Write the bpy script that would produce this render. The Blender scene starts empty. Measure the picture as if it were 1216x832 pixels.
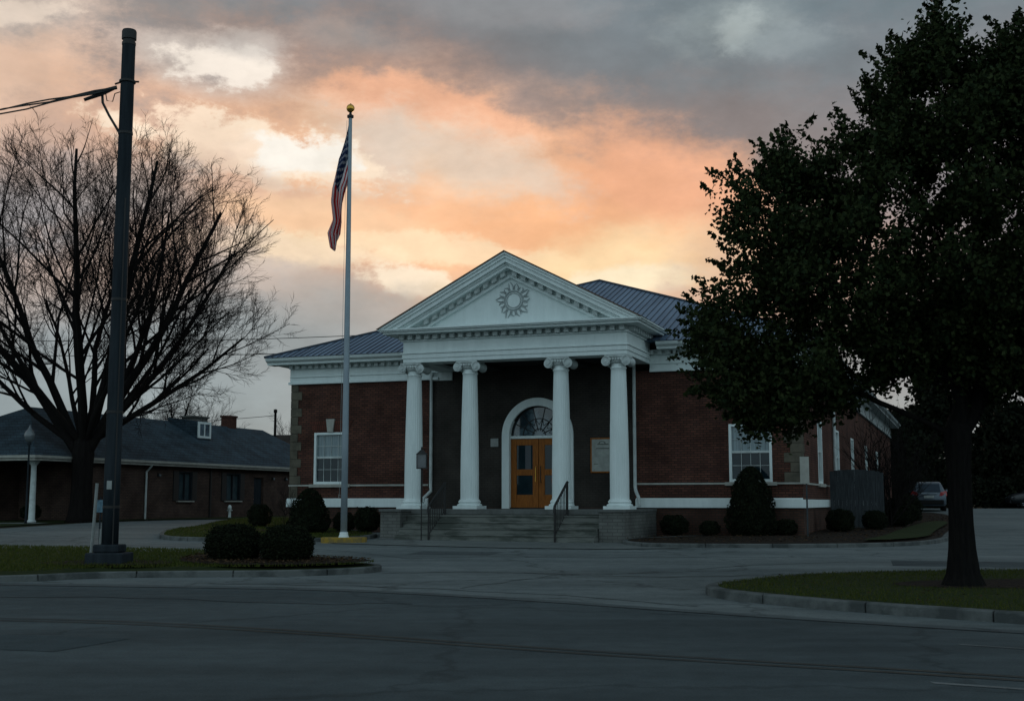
import bpy, bmesh, math, random
import numpy as np
from mathutils import Vector, Matrix
random.seed(7); rng = np.random.default_rng(11)
R = math.radians; PI = math.pi
sc = bpy.context.scene; C = sc.collection

# ------------------------------------------------------------------ camera
cam = bpy.data.cameras.new('camera'); co = bpy.data.objects.new('camera', cam); C.objects.link(co)
cam.sensor_fit = 'HORIZONTAL'; cam.sensor_width = 36; cam.lens = 43.82
cam.clip_start = .1; cam.clip_end = 6000
co.location = (0, 0, 1.5); co.rotation_euler = (R(90) + math.atan(179 / 1480), 0, 0)
sc.camera = co
sc.view_settings.view_transform = 'Standard'; sc.view_settings.look = 'None'
sc.view_settings.exposure = 0.0; sc.view_settings.gamma = 1

def s2l(c):
    return tuple(((v / 255) / 12.92 if v <= 10 else ((v / 255 + .055) / 1.055) ** 2.4) for v in c)

# ------------------------------------------------------------------ sky
W = bpy.data.worlds.new("World"); sc.world = W; W.use_nodes = True
nt = W.node_tree; nt.nodes.clear()
def N(t, **k):
    n = nt.nodes.new(t)
    for a, b in k.items(): setattr(n, a, b)
    return n
def L(a, b): nt.links.new(a, b)
def M(op, a, b=None, c=None, clamp=False):
    n = N('ShaderNodeMath', operation=op, use_clamp=clamp)
    for i, v in enumerate((a, b, c)):
        if v is None: continue
        if isinstance(v, (int, float)): n.inputs[i].default_value = v
        else: L(v, n.inputs[i])
    return n.outputs[0]
def MIX(f, a, b):
    n = N('ShaderNodeMix', data_type='RGBA')
    for i, v in ((0, f), (6, a), (7, b)):
        if isinstance(v, (int, float)): n.inputs[i].default_value = v
        elif isinstance(v, tuple): n.inputs[i].default_value = v + (1,)
        else: L(v, n.inputs[i])
    return n.outputs[2]
def RAMP(f, pts):
    n = N('ShaderNodeValToRGB'); L(f, n.inputs[0]); e = n.color_ramp.elements
    while len(e) < len(pts): e.new(.5)
    for el, (p, c) in zip(e, pts): el.position = p; el.color = c + (1,)
    return n.outputs[0]
tc = N('ShaderNodeTexCoord'); sp = N('ShaderNodeSeparateXYZ'); L(tc.outputs['Generated'], sp.inputs[0])
az = M('MULTIPLY', M('ARCTAN2', sp.outputs[0], sp.outputs[1]), 57.2958)       # degrees, 0 = north (+Y)
el = M('MULTIPLY', M('ARCSINE', sp.outputs[2]), 57.2958)
cmb = N('ShaderNodeCombineXYZ'); L(az, cmb.inputs[0]); L(M('MULTIPLY', el, 1.75), cmb.inputs[1])
def NOISE(vec, scale, detail=6, rough=.55, off=0):
    m = N('ShaderNodeMapping'); L(vec, m.inputs[0]); m.inputs[1].default_value = (off, off * .7, off * 1.3)
    n = N('ShaderNodeTexNoise'); L(m.outputs[0], n.inputs['Vector']); n.inputs['Scale'].default_value = scale
    n.inputs['Detail'].default_value = detail; n.inputs['Roughness'].default_value = rough
    return n.outputs[0]
n1 = NOISE(cmb.outputs[0], .11, 7, .55, 3); n2 = NOISE(cmb.outputs[0], .12, 5, .5, 40)
n3 = NOISE(cmb.outputs[0], .36, 12, .66, 11)
azw = M('ADD', az, M('MULTIPLY', M('SUBTRACT', n1, .5), 3.0))
elw = M('ADD', el, M('MULTIPLY', M('SUBTRACT', n2, .5), 2.0))
wv = N('ShaderNodeCombineXYZ'); L(azw, wv.inputs[0]); L(elw, wv.inputs[1])
e01 = M('DIVIDE', el, 90, clamp=True)
front = RAMP(e01, [(0, s2l((156, 166, 168))), (.04, s2l((148, 160, 164))), (.12, s2l((146, 150, 152))), (.2, s2l((136, 137, 138))),
                   (.27, s2l((126, 132, 136))), (.4, s2l((112, 122, 128))), (1, s2l((120, 134, 142)))])
back = RAMP(e01, [(0, (.44, .58, .64)), (.15, (.56, .74, .82)), (.4, (.42, .56, .64)), (1, (.15, .21, .25))])
bf = N('ShaderNodeMapRange', interpolation_type='SMOOTHSTEP'); L(M('ABSOLUTE', az), bf.inputs[0])
bf.inputs[1].default_value = 50; bf.inputs[2].default_value = 115
col = MIX(bf.outputs[0], front, back)
A_ = lambda px: (px - 608) / 25.8
E_ = lambda py: (595 - py) / 25.8
# cloud masses: centre and radii read off as azimuth / elevation (25.8 units = 1 degree), tilt, colour, cover, raggedness
clouds = [
 (60, 20, 300, 130, 0, (158, 148, 142), .8, .6), (560, 0, 560, 150, -4, (134, 137, 140), .9, .5), (950, 20, 500, 180, 0, (114, 130, 138), .95, .4),
 (1140, 270, 460, 240, 0, (142, 136, 140), .85, .5), (620, 130, 380, 110, -14, (136, 124, 122), .9, .6), (820, 90, 330, 110, -4, (120, 128, 134), .7, .7), (330, 100, 260, 70, -8, (146, 134, 130), .8, .8), (860, 170, 220, 90, 0, (140, 128, 126), .7, .6),
 (50, 190, 280, 140, 0, (216, 180, 158), .8, .8), (30, 60, 130, 60, 10, (222, 204, 190), .6, 1.1), (15, 135, 140, 60, 10, (236, 200, 174), .8, .9),
 (500, 240, 470, 190, -12, (226, 178, 150), .8, .5), (520, 258, 430, 140, -12, (250, 198, 158), 1.0, .6), (720, 275, 300, 125, -6, (252, 190, 144), 1.0, .5), (790, 230, 170, 80, -14, (236, 172, 138), .75, .6),
 (500, 142, 170, 44, -12, (252, 188, 150), .7, .7), (520, 190, 180, 56, -14, (232, 210, 188), .8, .9), (590, 205, 120, 40, -20, (226, 206, 188), .6, 1.0), (450, 180, 60, 60, 0, (226, 212, 198), .6, .9),
 (240, 98, 130, 40, -4, (206, 198, 190), .8, 1.1), (255, 102, 75, 26, 0, (252, 240, 226), .9, 1.5), (290, 72, 60, 22, 0, (196, 190, 184), .6, 1.2), (30, 64, 80, 18, 5, (240, 222, 204), .7, 1.3),
 (300, 188, 190, 40, -8, (255, 232, 206), 1.0, 1.6), (345, 188, 80, 24, 0, (255, 248, 236), 1.0, 1.5), (240, 180, 90, 34, -20, (252, 226, 200), .9, 1.5),
 (310, 226, 150, 30, -10, (216, 184, 164), .6, 1.0), (370, 262, 170, 40, -8, (250, 208, 168), .7, .8),
 (330, 302, 190, 28, -3, (255, 230, 198), .9, 1.2), (520, 298, 200, 26, -6, (255, 226, 188), .8, 1.1), (350, 338, 170, 34, -4, (192, 178, 168), .85, 1.0), (300, 318, 110, 16, -4, (206, 190, 178), .6, 1.3),
 (470, 332, 80, 20, -8, (255, 238, 212), .85, 1.3), (420, 375, 150, 44, -4, (176, 172, 168), .8, .7),
 (740, 325, 230, 58, 8, (255, 222, 176), .95, .6), (750, 340, 140, 26, 8, (255, 240, 208), .85, .8), (820, 356, 70, 18, 0, (204, 182, 170), .5, 1.0), (960, 330, 200, 90, 0, (206, 170, 152), .7, .8),
 (70, 300, 260, 100, 0, (166, 166, 170), .8, .8), (160, 330, 150, 70, 20, (228, 190, 166), .6, 1.1), (60, 370, 120, 60, 20, (206, 184, 172), .6, 1.1),
 (170, 240, 110, 44, 0, (184, 176, 172), .6, 1.0), (230, 430, 340, 84, 0, (150, 160, 164), .85, .6), (120, 490, 340, 60, 0, (144, 158, 163), .8, .4),
 (884, 52, 36, 30, 0, (206, 216, 214), .8, 1.3), (880, 44, 110, 46, 0, (150, 162, 164), .55, 1.0), (940, 74, 80, 22, 0, (152, 164, 168), .5, 1.1), (410, 60, 90, 24, -8, (160, 154, 150), .5, 1.1), (600, 20, 200, 26, -4, (150, 150, 152), .5, 1.1)]
for (px, py, rx, ry, rot, c, cov, rag) in clouds:
    m = N('ShaderNodeMapping', vector_type='TEXTURE'); L(wv.outputs[0], m.inputs[0])
    m.inputs['Location'].default_value = (A_(px), E_(py), 0); m.inputs['Rotation'].default_value = (0, 0, R(rot)); m.inputs['Scale'].default_value = (rx / 25.8, ry / 25.8, 1)
    ln = N('ShaderNodeVectorMath', operation='LENGTH'); L(m.outputs[0], ln.inputs[0])
    v = M('ADD', M('SUBTRACT', 1.0, ln.outputs['Value']), M('MULTIPLY', M('SUBTRACT', n3, .5), rag * 1.75))
    mr = N('ShaderNodeMapRange', interpolation_type='SMOOTHSTEP'); L(v, mr.inputs[0]); hot = c[0] > 238 and rx <= 200
    mr.inputs[1].default_value = .05 if hot else -.15; mr.inputs[2].default_value = .5 if hot else .75; mr.inputs[4].default_value = cov
    col = MIX(mr.outputs[0], col, s2l(c))
# soft mottling over all of it
mot = N('ShaderNodeMapRange'); L(NOISE(cmb.outputs[0], .22, 9, .6, 70), mot.inputs[0])
mot.inputs[1].default_value = .3; mot.inputs[2].default_value = .7; mot.inputs[3].default_value = .84; mot.inputs[4].default_value = 1.12
ms = N('ShaderNodeVectorMath', operation='SCALE'); L(col, ms.inputs[0]); L(mot.outputs[0], ms.inputs['Scale'])
b1 = N('ShaderNodeBackground'); L(ms.outputs[0], b1.inputs[0]); b1.inputs[1].default_value = 1.05
SUN_EL, SUN_AZ = 4.0, 5.0
sky = N('ShaderNodeTexSky', sky_type='NISHITA', sun_disc=False, sun_elevation=R(SUN_EL), sun_rotation=R(SUN_AZ))
b2 = N('ShaderNodeBackground'); L(sky.outputs[0], b2.inputs[0]); b2.inputs[1].default_value = .05
mxs = N('ShaderNodeMixShader'); mxs.inputs[0].default_value = .06; L(b1.outputs[0], mxs.inputs[1]); L(b2.outputs[0], mxs.inputs[2])
wo = N('ShaderNodeOutputWorld'); L(mxs.outputs[0], wo.inputs[0])
# weak sun behind the cloud, ahead of the camera
sl = bpy.data.lights.new('sun', 'SUN'); so = bpy.data.objects.new('sun', sl); C.objects.link(so)
sl.energy = .5; sl.angle = R(12); sl.color = (1, .72, .5)
so.rotation_euler = (R(90 - SUN_EL), 0, R(180 - SUN_AZ)); so.location = (0, 60, 40)

# ------------------------------------------------------------------ terrain height
KL = ([-1e4, 17, 21, 26, 36, 50, 58, 90, 1e5], [0, 0, .03, .11, .30, .58, .66, .68, .68])
KR = ([-1e4, 17, 21, 26, 36, 75, 1e5], [0, 0, .03, .11, .30, 1.04, 1.04])
def gz(x, y):
    a = np.interp(y, *KL); b = np.interp(y, *KR); t = np.clip((np.asarray(x) + 8) / 12, 0, 1)
    return a + (b - a) * t

# ------------------------------------------------------------------ materials
def mat(name, c, rough=.8, c2=None, scale=3, amt=.5, bump=0, bscale=40, metal=0, spec=.5, stretch=(1, 1, 1), coat=0):
    m = bpy.data.materials.new(name); m.use_nodes = True; t = m.node_tree; p = t.nodes['Principled BSDF']
    p.inputs['Base Color'].default_value = c + (1,); p.inputs['Roughness'].default_value = rough
    p.inputs['Metallic'].default_value = metal; p.inputs['Specular IOR Level'].default_value = (.12 if rough >= .79 and spec == .5 else spec)
    p.inputs['Coat Weight'].default_value = coat
    if c2 or bump:
        tx = t.nodes.new('ShaderNodeTexCoord'); mp = t.nodes.new('ShaderNodeMapping'); mp.inputs['Scale'].default_value = stretch
        t.links.new(tx.outputs['Object'], mp.inputs[0])
    if c2:
        n = t.nodes.new('ShaderNodeTexNoise'); n.inputs['Scale'].default_value = scale; n.inputs['Detail'].default_value = 8; n.inputs['Roughness'].default_value = .65
        t.links.new(mp.outputs[0], n.inputs['Vector'])
        r = t.nodes.new('ShaderNodeMapRange'); r.inputs[1].default_value = .5 - .3 * (1.1 - amt); r.inputs[2].default_value = .5 + .3 * (1.1 - amt)
        t.links.new(n.outputs[0], r.inputs[0])
        x = t.nodes.new('ShaderNodeMix'); x.data_type = 'RGBA'; x.inputs[6].default_value = c + (1,); x.inputs[7].default_value = c2 + (1,)
        t.links.new(r.outputs[0], x.inputs[0]); t.links.new(x.outputs[2], p.inputs['Base Color'])
    if bump:
        n = t.nodes.new('ShaderNodeTexNoise'); n.inputs['Scale'].default_value = bscale; n.inputs['Detail'].default_value = 5
        t.links.new(mp.outputs[0], n.inputs['Vector'])
        b = t.nodes.new('ShaderNodeBump'); b.inputs['Strength'].default_value = bump; b.inputs['Distance'].default_value = .02
        t.links.new(n.outputs[0], b.inputs['Height']); t.links.new(b.outputs[0], p.inputs['Normal'])
    return m

def brick_mat(name, a, b, mortar, bw=.21, bh=.075, rough=.85, ms=.014, bumps=.35):
    m = bpy.data.materials.new(name); m.use_nodes = True; t = m.node_tree; p = t.nodes['Principled BSDF']; p.inputs['Roughness'].default_value = rough; p.inputs['Specular IOR Level'].default_value = .12
    nn = t.nodes.new; lk = t.links.new
    tx = nn('ShaderNodeTexCoord'); s = nn('ShaderNodeSeparateXYZ'); lk(tx.outputs['Object'], s.inputs[0])
    ad = nn('ShaderNodeMath'); ad.operation = 'ADD'; lk(s.outputs[0], ad.inputs[0]); lk(s.outputs[1], ad.inputs[1])
    cb = nn('ShaderNodeCombineXYZ'); lk(ad.outputs[0], cb.inputs[0]); lk(s.outputs[2], cb.inputs[1])
    br = nn('ShaderNodeTexBrick'); lk(cb.outputs[0], br.inputs['Vector'])
    br.inputs['Color1'].default_value = a + (1,); br.inputs['Color2'].default_value = b + (1,); br.inputs['Mortar'].default_value = mortar + (1,)
    br.inputs['Scale'].default_value = 1; br.inputs['Brick Width'].default_value = bw; br.inputs['Row Height'].default_value = bh
    br.inputs['Mortar Size'].default_value = ms; br.inputs['Mortar Smooth'].default_value = .3; br.inputs['Bias'].default_value = -.1
    nz = nn('ShaderNodeTexNoise'); nz.inputs['Scale'].default_value = 1.1; nz.inputs['Detail'].default_value = 8; lk(tx.outputs['Object'], nz.inputs['Vector'])
    r = nn('ShaderNodeMapRange'); r.inputs[1].default_value = .3; r.inputs[2].default_value = .7; r.inputs[3].default_value = .58; r.inputs[4].default_value = 1.32; lk(nz.outputs[0], r.inputs[0])
    v = nn('ShaderNodeVectorMath'); v.operation = 'SCALE'; lk(br.outputs['Color'], v.inputs[0]); lk(r.outputs[0], v.inputs['Scale']); lk(v.outputs[0], p.inputs['Base Color'])
    bp = nn('ShaderNodeBump'); bp.invert = True; bp.inputs['Strength'].default_value = bumps; bp.inputs['Distance'].default_value = .02
    lk(br.outputs['Fac'], bp.inputs['Height']); lk(bp.outputs[0], p.inputs['Normal'])
    return m

def paving_mat(name, c, c2, crack=.5, cscale=.35, rough=.9, streak=0, joint=0):
    """asphalt / concrete: big stains, fine aggregate, sealed cracks; streak = wheel-track bands along the street"""
    m = bpy.data.materials.new(name); m.use_nodes = True; t = m.node_tree; p = t.nodes['Principled BSDF']; p.inputs['Roughness'].default_value = rough
    p.inputs['Specular IOR Level'].default_value = .15
    nn = t.nodes.new; lk = t.links.new; g = nn('ShaderNodeNewGeometry')
    def noise(sc_, det, st=(1, 1, 1), rot=0):
        mp = nn('ShaderNodeMapping'); mp.inputs['Scale'].default_value = st; mp.inputs['Rotation'].default_value = (0, 0, rot); lk(g.outputs['Position'], mp.inputs[0])
        n = nn('ShaderNodeTexNoise'); n.inputs['Scale'].default_value = sc_; n.inputs['Detail'].default_value = det; n.inputs['Roughness'].default_value = .62; lk(mp.outputs[0], n.inputs['Vector']); return n
    def rng_(src, a, b, lo, hi):
        r = nn('ShaderNodeMapRange'); r.inputs[1].default_value = a; r.inputs[2].default_value = b; r.inputs[3].default_value = lo; r.inputs[4].default_value = hi; lk(src, r.inputs[0]); return r.outputs[0]
    def mul(a, b):
        q = nn('ShaderNodeMath'); q.operation = 'MULTIPLY'; lk(a, q.inputs[0]); lk(b, q.inputs[1]); return q.outputs[0]
    big = rng_(noise(.22, 6).outputs[0], .32, .68, 0, 1)
    x = nn('ShaderNodeMix'); x.data_type = 'RGBA'; x.inputs[6].default_value = c + (1,); x.inputs[7].default_value = c2 + (1,); lk(big, x.inputs[0])
    f = rng_(noise(45, 3).outputs[0], .3, .7, .78, 1.22)
    f = mul(f, rng_(noise(3.2, 6).outputs[0], .35, .65, .88, 1.1))
    f = mul(f, rng_(noise(.5, 6, (.16, 1.5, 1), R(24)).outputs[0], .35, .65, 1 - .22 * streak, 1 + .14 * streak))
    if crack:
        wob = noise(.9, 4); add = nn('ShaderNodeVectorMath'); add.operation = 'ADD'
        sc2 = nn('ShaderNodeVectorMath'); sc2.operation = 'SCALE'; sc2.inputs['Scale'].default_value = 1.6; lk(wob.outputs['Color'], sc2.inputs[0])
        lk(g.outputs['Position'], add.inputs[0]); lk(sc2.outputs[0], add.inputs[1])
        vo = nn('ShaderNodeTexVoronoi'); vo.feature = 'DISTANCE_TO_EDGE'; vo.inputs['Scale'].default_value = cscale; lk(add.outputs[0], vo.inputs['Vector'])
        f = mul(f, rng_(vo.outputs['Distance'], .004, .016, 1 - crack, 1))
    v = nn('ShaderNodeVectorMath'); v.operation = 'SCALE'; lk(x.outputs[2], v.inputs[0]); lk(f, v.inputs['Scale']); lk(v.outputs[0], p.inputs['Base Color'])
    b = nn('ShaderNodeBump'); b.inputs['Strength'].default_value = .4; b.inputs['Distance'].default_value = .01
    lk(noise(60, 3).outputs[0], b.inputs['Height']); lk(b.outputs[0], p.inputs['Normal'])
    return m

def leaf_mat(name, c, c2, rough=.6, trans=.25):
    m = bpy.data.materials.new(name); m.use_nodes = True; t = m.node_tree; p = t.nodes['Principled BSDF']; nn = t.nodes.new; lk = t.links.new
    g = nn('ShaderNodeNewGeometry'); x = nn('ShaderNodeMix'); x.data_type = 'RGBA'; x.inputs[6].default_value = c + (1,); x.inputs[7].default_value = c2 + (1,)
    lk(g.outputs['Random Per Island'], x.inputs[0]); lk(x.outputs[2], p.inputs['Base Color']); p.inputs['Roughness'].default_value = rough
    p.inputs['Specular IOR Level'].default_value = .08
    if trans:
        tr = nn('ShaderNodeBsdfTranslucent'); lk(x.outputs[2], tr.inputs[0]); mx = nn('ShaderNodeMixShader'); mx.inputs[0].default_value = trans
        lk(p.outputs[0], mx.inputs[1]); lk(tr.outputs[0], mx.inputs[2]); lk(mx.outputs[0], t.nodes['Material Output'].inputs[0])
    return m

MT = dict(
 white=mat('white paint', (.74, .82, .81), .6, (.65, .73, .72), 2.0, .6, .25, 22, stretch=(2.5, 2.5, .5)),
 white2=mat('weathered white trim', (.58, .64, .63), .6, (.40, .45, .44), 3.5, .6, .2, 30),
 trimshade=mat('shaded side trim', (.34, .38, .38), .7, (.24, .27, .27), 3, .6),  # white trim darkened: shade under the tree is put into the colour
 relief=mat('shade-toned relief plaster', (.36, .41, .41), .7, (.26, .30, .30), 6, .6),  # shade of the carving is put into this darker tone
 stone=mat('quoin stone', (.125, .112, .085), .9, (.075, .070, .055), 2.5, .7, .5, 25),
 sill=mat('limestone', (.42, .42, .38), .85, (.30, .30, .27), 3, .6, .3, 30),
 brick=brick_mat('red brick', (.118, .049, .034), (.066, .029, .023), (.034, .023, .019)),
 brickd=brick_mat('foundation brick', (.085, .042, .030), (.055, .030, .022), (.040, .032, .028)),
 brickl=brick_mat('shaded porch brick', (.052, .046, .040), (.044, .039, .034), (.034, .031, .028)),  # the porch's shade is put into this dark brick colour
 brickn=brick_mat('brown brick', (.100, .064, .051), (.070, .046, .038), (.040, .032, .028)),
 soldier=brick_mat('upright lintel brick', (.12, .040, .028), (.08, .028, .022), (.045, .026, .02), .075, .21),
 cheek=brick_mat('cheek wall block', (.15, .155, .145), (.125, .13, .12), (.095, .098, .092), .30, .10),
 slab=mat('stone slab', (.14, .15, .145), .85, (.09, .095, .09), 3, .6, .3, 30),
 step=mat('worn step concrete', (.17, .18, .165), .9, (.08, .09, .08), 1.6, .9, .4, 30, stretch=(.5, 1, 2.5)),
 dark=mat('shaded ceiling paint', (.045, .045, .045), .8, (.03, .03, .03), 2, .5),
 door=mat('varnished oak', (.34, .115, .018), .55, (.19, .062, .011), 6, .6, .1, 30, stretch=(6, 6, .6), spec=.2),
 glass=mat('dark window glass', (.006, .016, .022), .05, (.012, .028, .036), 1.0, .8, spec=.4),
 dimglass=mat('dim curtained glass', (.055, .085, .095), .2, (.03, .05, .06), 2, .6, spec=.4),
 fan=mat('fanlight glass', (.09, .14, .17), .05, (.015, .03, .04), 1.2, .9, spec=.9),
 blind=mat('curtain behind glass', (.19, .26, .28), .3, (.10, .15, .17), 3, .8, coat=.5, stretch=(6, 6, .2)),
 iron=mat('black iron', (.006, .0065, .007), .6, (.012, .011, .010), 20, .5),
 seam=mat('standing seam metal', (.155, .225, .32), .45, (.105, .155, .23), 1.2, .8, .1, 8, metal=.15, stretch=(1, .2, .2)),  # brighter, bluer base stands in for sky reflected by the metal
 seamr=mat('seam rib metal', (.028, .038, .055), .5),
 shingle=brick_mat('slate grey shingles', (.038, .062, .080), (.028, .047, .061), (.014, .022, .028), .33, .14, .85, .012, .6),
 copper=mat('brown metal edge', (.09, .045, .025), .6),
 pole=mat('grey painted pole', (.026, .034, .041), .8, (.014, .019, .024), 2, .7, .25, 20, stretch=(3, 3, .3)),
 silver=mat('dull aluminium', (.30, .36, .40), .5, (.22, .27, .31), 1, .5, metal=.2),
 gold=mat('gilded ball', (.75, .42, .08), .3, metal=.9),
 yellow=mat('yellow kerb paint', (.32, .21, .04), .8, (.20, .15, .06), 5, .9, .4, 30),
 kerb=mat('kerb concrete', (.125, .135, .132), .9, (.060, .067, .066), 1.8, .8, .5, 40),
 bark=mat('dark bark', (.010, .009, .008), .95, (.005, .005, .005), 6, .7, 1.0, 12, stretch=(3, 3, .5)),
 barkb=mat('bare tree bark', (.012, .010, .009), .95, (.007, .006, .006), 5, .7, 1.0, 10, stretch=(3, 3, .5)),
 fence=mat('weathered board', (.058, .067, .073), .85, (.034, .040, .044), 3, .8, .3, 20, stretch=(8, 8, .6)),
 lawn=mat('lawn turf', (.018, .030, .008), .95, (.025, .034, .010), 1.4, .8, .25, 60),
 dirt=mat('rough ground', (.030, .034, .018), .95, (.045, .04, .025), .5, .8, .8, 20),
 mulch=mat('bark mulch', (.014, .010, .008), .95, (.030, .021, .015), 9, .9, 1, 50),
 wire=mat('cable', (.01, .01, .01), .6),
 plastic=mat('pale grey plastic', (.30, .32, .31), .6, (.2, .22, .21), 5, .6),
 lampg=mat('frosted lamp glass', (.10, .12, .13), .25, (.12, .14, .15), 4, .6, spec=.7),
 rub=mat('rubber', (.012, .012, .012), .85),
 red=mat('red lens', (.26, .012, .014), .3, coat=.2),
 orange=mat('orange paper', (.65, .13, .03), .7),
 paper=mat('weathered notice sheet', (.34, .37, .34), .5, (.22, .24, .22), 4, .6),
 ink=mat('faded print', (.06, .06, .055), .8),
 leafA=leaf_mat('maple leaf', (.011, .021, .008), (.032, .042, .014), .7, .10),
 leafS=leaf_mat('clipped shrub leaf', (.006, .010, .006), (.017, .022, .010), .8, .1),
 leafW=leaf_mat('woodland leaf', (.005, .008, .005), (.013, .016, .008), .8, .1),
 grass=leaf_mat('grass blade', (.036, .056, .010), (.078, .082, .020), .8, .2),
 chip=leaf_mat('bark chip', (.018, .012, .008), (.09, .055, .03), .9, 0),
 road=paving_mat('street asphalt', (.046, .060, .065), (.072, .089, .094), .25, .16, .88, 1.0),
 lot=paving_mat('aged lot asphalt', (.155, .176, .176), (.108, .127, .130), .34, .20, .9, .9),
 walk=paving_mat('walk concrete', (.155, .170, .165), (.115, .128, .126), .3, .12, .9, .3),
 gut2=paving_mat('repair asphalt', (.034, .049, .055), (.050, .067, .073), .1, .3), gut=paving_mat('gutter concrete', (.090, .104, .106), (.066, .078, .082), .3, .3, .9, .3), jnt=paving_mat('tar joint', (.012, .013, .014), (.02, .021, .022), 0, .3),
 worn=paving_mat('worn yellow paint', (.060, .053, .042), (.044, .052, .056), .2, .5, .9, 1.0),
 wornw=paving_mat('worn white paint', (.20, .21, .21), (.08, .088, .088), .4, .6, .9, 1.0),
)

# ------------------------------------------------------------------ mesh helpers
class MB:
    def __init__(s): s.v = []; s.f = []
    def add(s, vs, fs):
        b = len(s.v); s.v += [tuple(v) for v in vs]; s.f += [tuple(b + i for i in f) for f in fs]; return s
    def box(s, x0, x1, y0, y1, z0, z1):
        return s.add([(x0, y0, z0), (x1, y0, z0), (x1, y1, z0), (x0, y1, z0), (x0, y0, z1), (x1, y0, z1), (x1, y1, z1), (x0, y1, z1)],
              [(0, 3, 2, 1), (4, 5, 6, 7), (0, 1, 5, 4), (1, 2, 6, 5), (2, 3, 7, 6), (3, 0, 4, 7)])
    def prism(s, poly, a, b, ax='y'):
        n = len(poly)
        P = (lambda p, t: (p[0], t, p[1])) if ax == 'y' else ((lambda p, t: (t, p[0], p[1])) if ax == 'x' else (lambda p, t: (p[0], p[1], t)))
        return s.add([P(p, a) for p in poly] + [P(p, b) for p in poly], [tuple(range(n)), tuple(range(2 * n - 1, n - 1, -1))] + [(i, i + n, (i + 1) % n + n, (i + 1) % n) for i in range(n)])
    def tube(s, pts, rad, n=6, cap=True):
        pts = [Vector(p) for p in pts]; k = len(pts)
        if not hasattr(rad, '__len__'): rad = [rad] * k
        vs = []; up = None
        for i, p in enumerate(pts):
            d = (pts[min(i + 1, k - 1)] - pts[max(i - 1, 0)]).normalized()
            if up is None: up = Vector((0, 0, 1)) if abs(d.z) < .9 else Vector((1, 0, 0))
            a = d.cross(up).normalized(); b = a.cross(d).normalized(); up = b
            for j in range(n):
                t = 2 * PI * j / n; vs.append(p + (a * math.cos(t) + b * math.sin(t)) * rad[i])
        fs = [(i * n + j, i * n + (j + 1) % n, (i + 1) * n + (j + 1) % n, (i + 1) * n + j) for i in range(k - 1) for j in range(n)]
        if cap: fs += [tuple(range(n - 1, -1, -1)), tuple((k - 1) * n + j for j in range(n))]
        return s.add(vs, fs)
    def lathe(s, prof, n=24, c=(0, 0, 0), flute=0, nf=20, sq=0):
        vs = []
        for (r, z, *fl) in prof:
            for j in range(n):
                t = 2 * PI * j / n; q = r - (flute * abs(math.sin(nf * t / 2)) if (fl and fl[0]) else 0)
                vs.append((c[0] + q * math.cos(t), c[1] + q * math.sin(t), c[2] + z))
        k = len(prof)
        fs = [(i * n + j, i * n + (j + 1) % n, (i + 1) * n + (j + 1) % n, (i + 1) * n + j) for i in range(k - 1) for j in range(n)]
        fs += [tuple(range(n - 1, -1, -1)), tuple((k - 1) * n + j for j in range(n))]
        return s.add(vs, fs)
    def build(s, name, m, parent=None, bevel=0, smooth=False, loc=None, rz=0):
        me = bpy.data.meshes.new(name); me.from_pydata(s.v, [], s.f); me.materials.append(m)
        bm = bmesh.new(); bm.from_mesh(me); bmesh.ops.recalc_face_normals(bm, faces=bm.faces); bm.to_mesh(me); bm.free()
        if smooth:
            for p in me.polygons: p.use_smooth = True
        o = bpy.data.objects.new(name, me); C.objects.link(o)
        if parent: o.parent = parent
        if loc: o.location = loc
        if rz: o.rotation_euler = (0, 0, rz)
        if bevel:
            md = o.modifiers.new('bevel', 'BEVEL'); md.width = bevel; md.segments = 2; md.limit_method = 'ANGLE'; md.angle_limit = R(40)
        return o
def tag(o, label=None, cat=None, group=None, kind=None):
    if label: o['label'] = label
    if cat: o['category'] = cat
    if group: o['group'] = group
    if kind: o['kind'] = kind
    return o
def empty(name, loc, rz=0, label=None, cat=None, group=None):
    o = bpy.data.objects.new(name, None); C.objects.link(o); o.location = loc; o.rotation_euler = (0, 0, rz); o.empty_display_size = .3
    return tag(o, label, cat, group)
def copy_tree(o, parent=None):
    c = o.copy(); C.objects.link(c)
    if parent: c.parent = parent
    for ch in list(o.children): copy_tree(ch, c)
    return c
def npmesh(name, V_, F_, m, parent=None, loc=None):
    me = bpy.data.meshes.new(name); k = F_.shape[1]
    me.vertices.add(len(V_)); me.vertices.foreach_set('co', np.ascontiguousarray(V_, dtype=np.float32).ravel())
    me.loops.add(F_.size); me.loops.foreach_set('vertex_index', F_.astype(np.int32).ravel())
    me.polygons.add(len(F_)); me.polygons.foreach_set('loop_start', np.arange(0, F_.size, k, dtype=np.int32)); me.polygons.foreach_set('loop_total', np.full(len(F_), k, dtype=np.int32))
    me.update(calc_edges=True); me.materials.append(m)
    o = bpy.data.objects.new(name, me); C.objects.link(o)
    if parent: o.parent = parent
    if loc is not None: o.location = loc
    return o
def leaves(P, size, var=.4, droop=0):
    """one pointed four-sided leaf at every point"""
    n = len(P); a = rng.normal(size=(n, 3)); a[:, 2] -= droop; a /= np.linalg.norm(a, axis=1)[:, None]
    b = rng.normal(size=(n, 3)); b -= (b * a).sum(1)[:, None] * a; b /= np.linalg.norm(b, axis=1)[:, None]
    nn_ = np.cross(a, b); s_ = (size * (1 + var * rng.uniform(-1, 1, n)))[:, None]
    V_ = np.empty((n, 4, 3)); V_[:, 0] = P - a * s_ * .5; V_[:, 1] = P + b * s_ * .36 + nn_ * s_ * .1; V_[:, 2] = P + a * s_ * .55; V_[:, 3] = P - b * s_ * .36 + nn_ * s_ * .1
    return V_.reshape(-1, 3), np.arange(4 * n).reshape(-1, 4)

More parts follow.
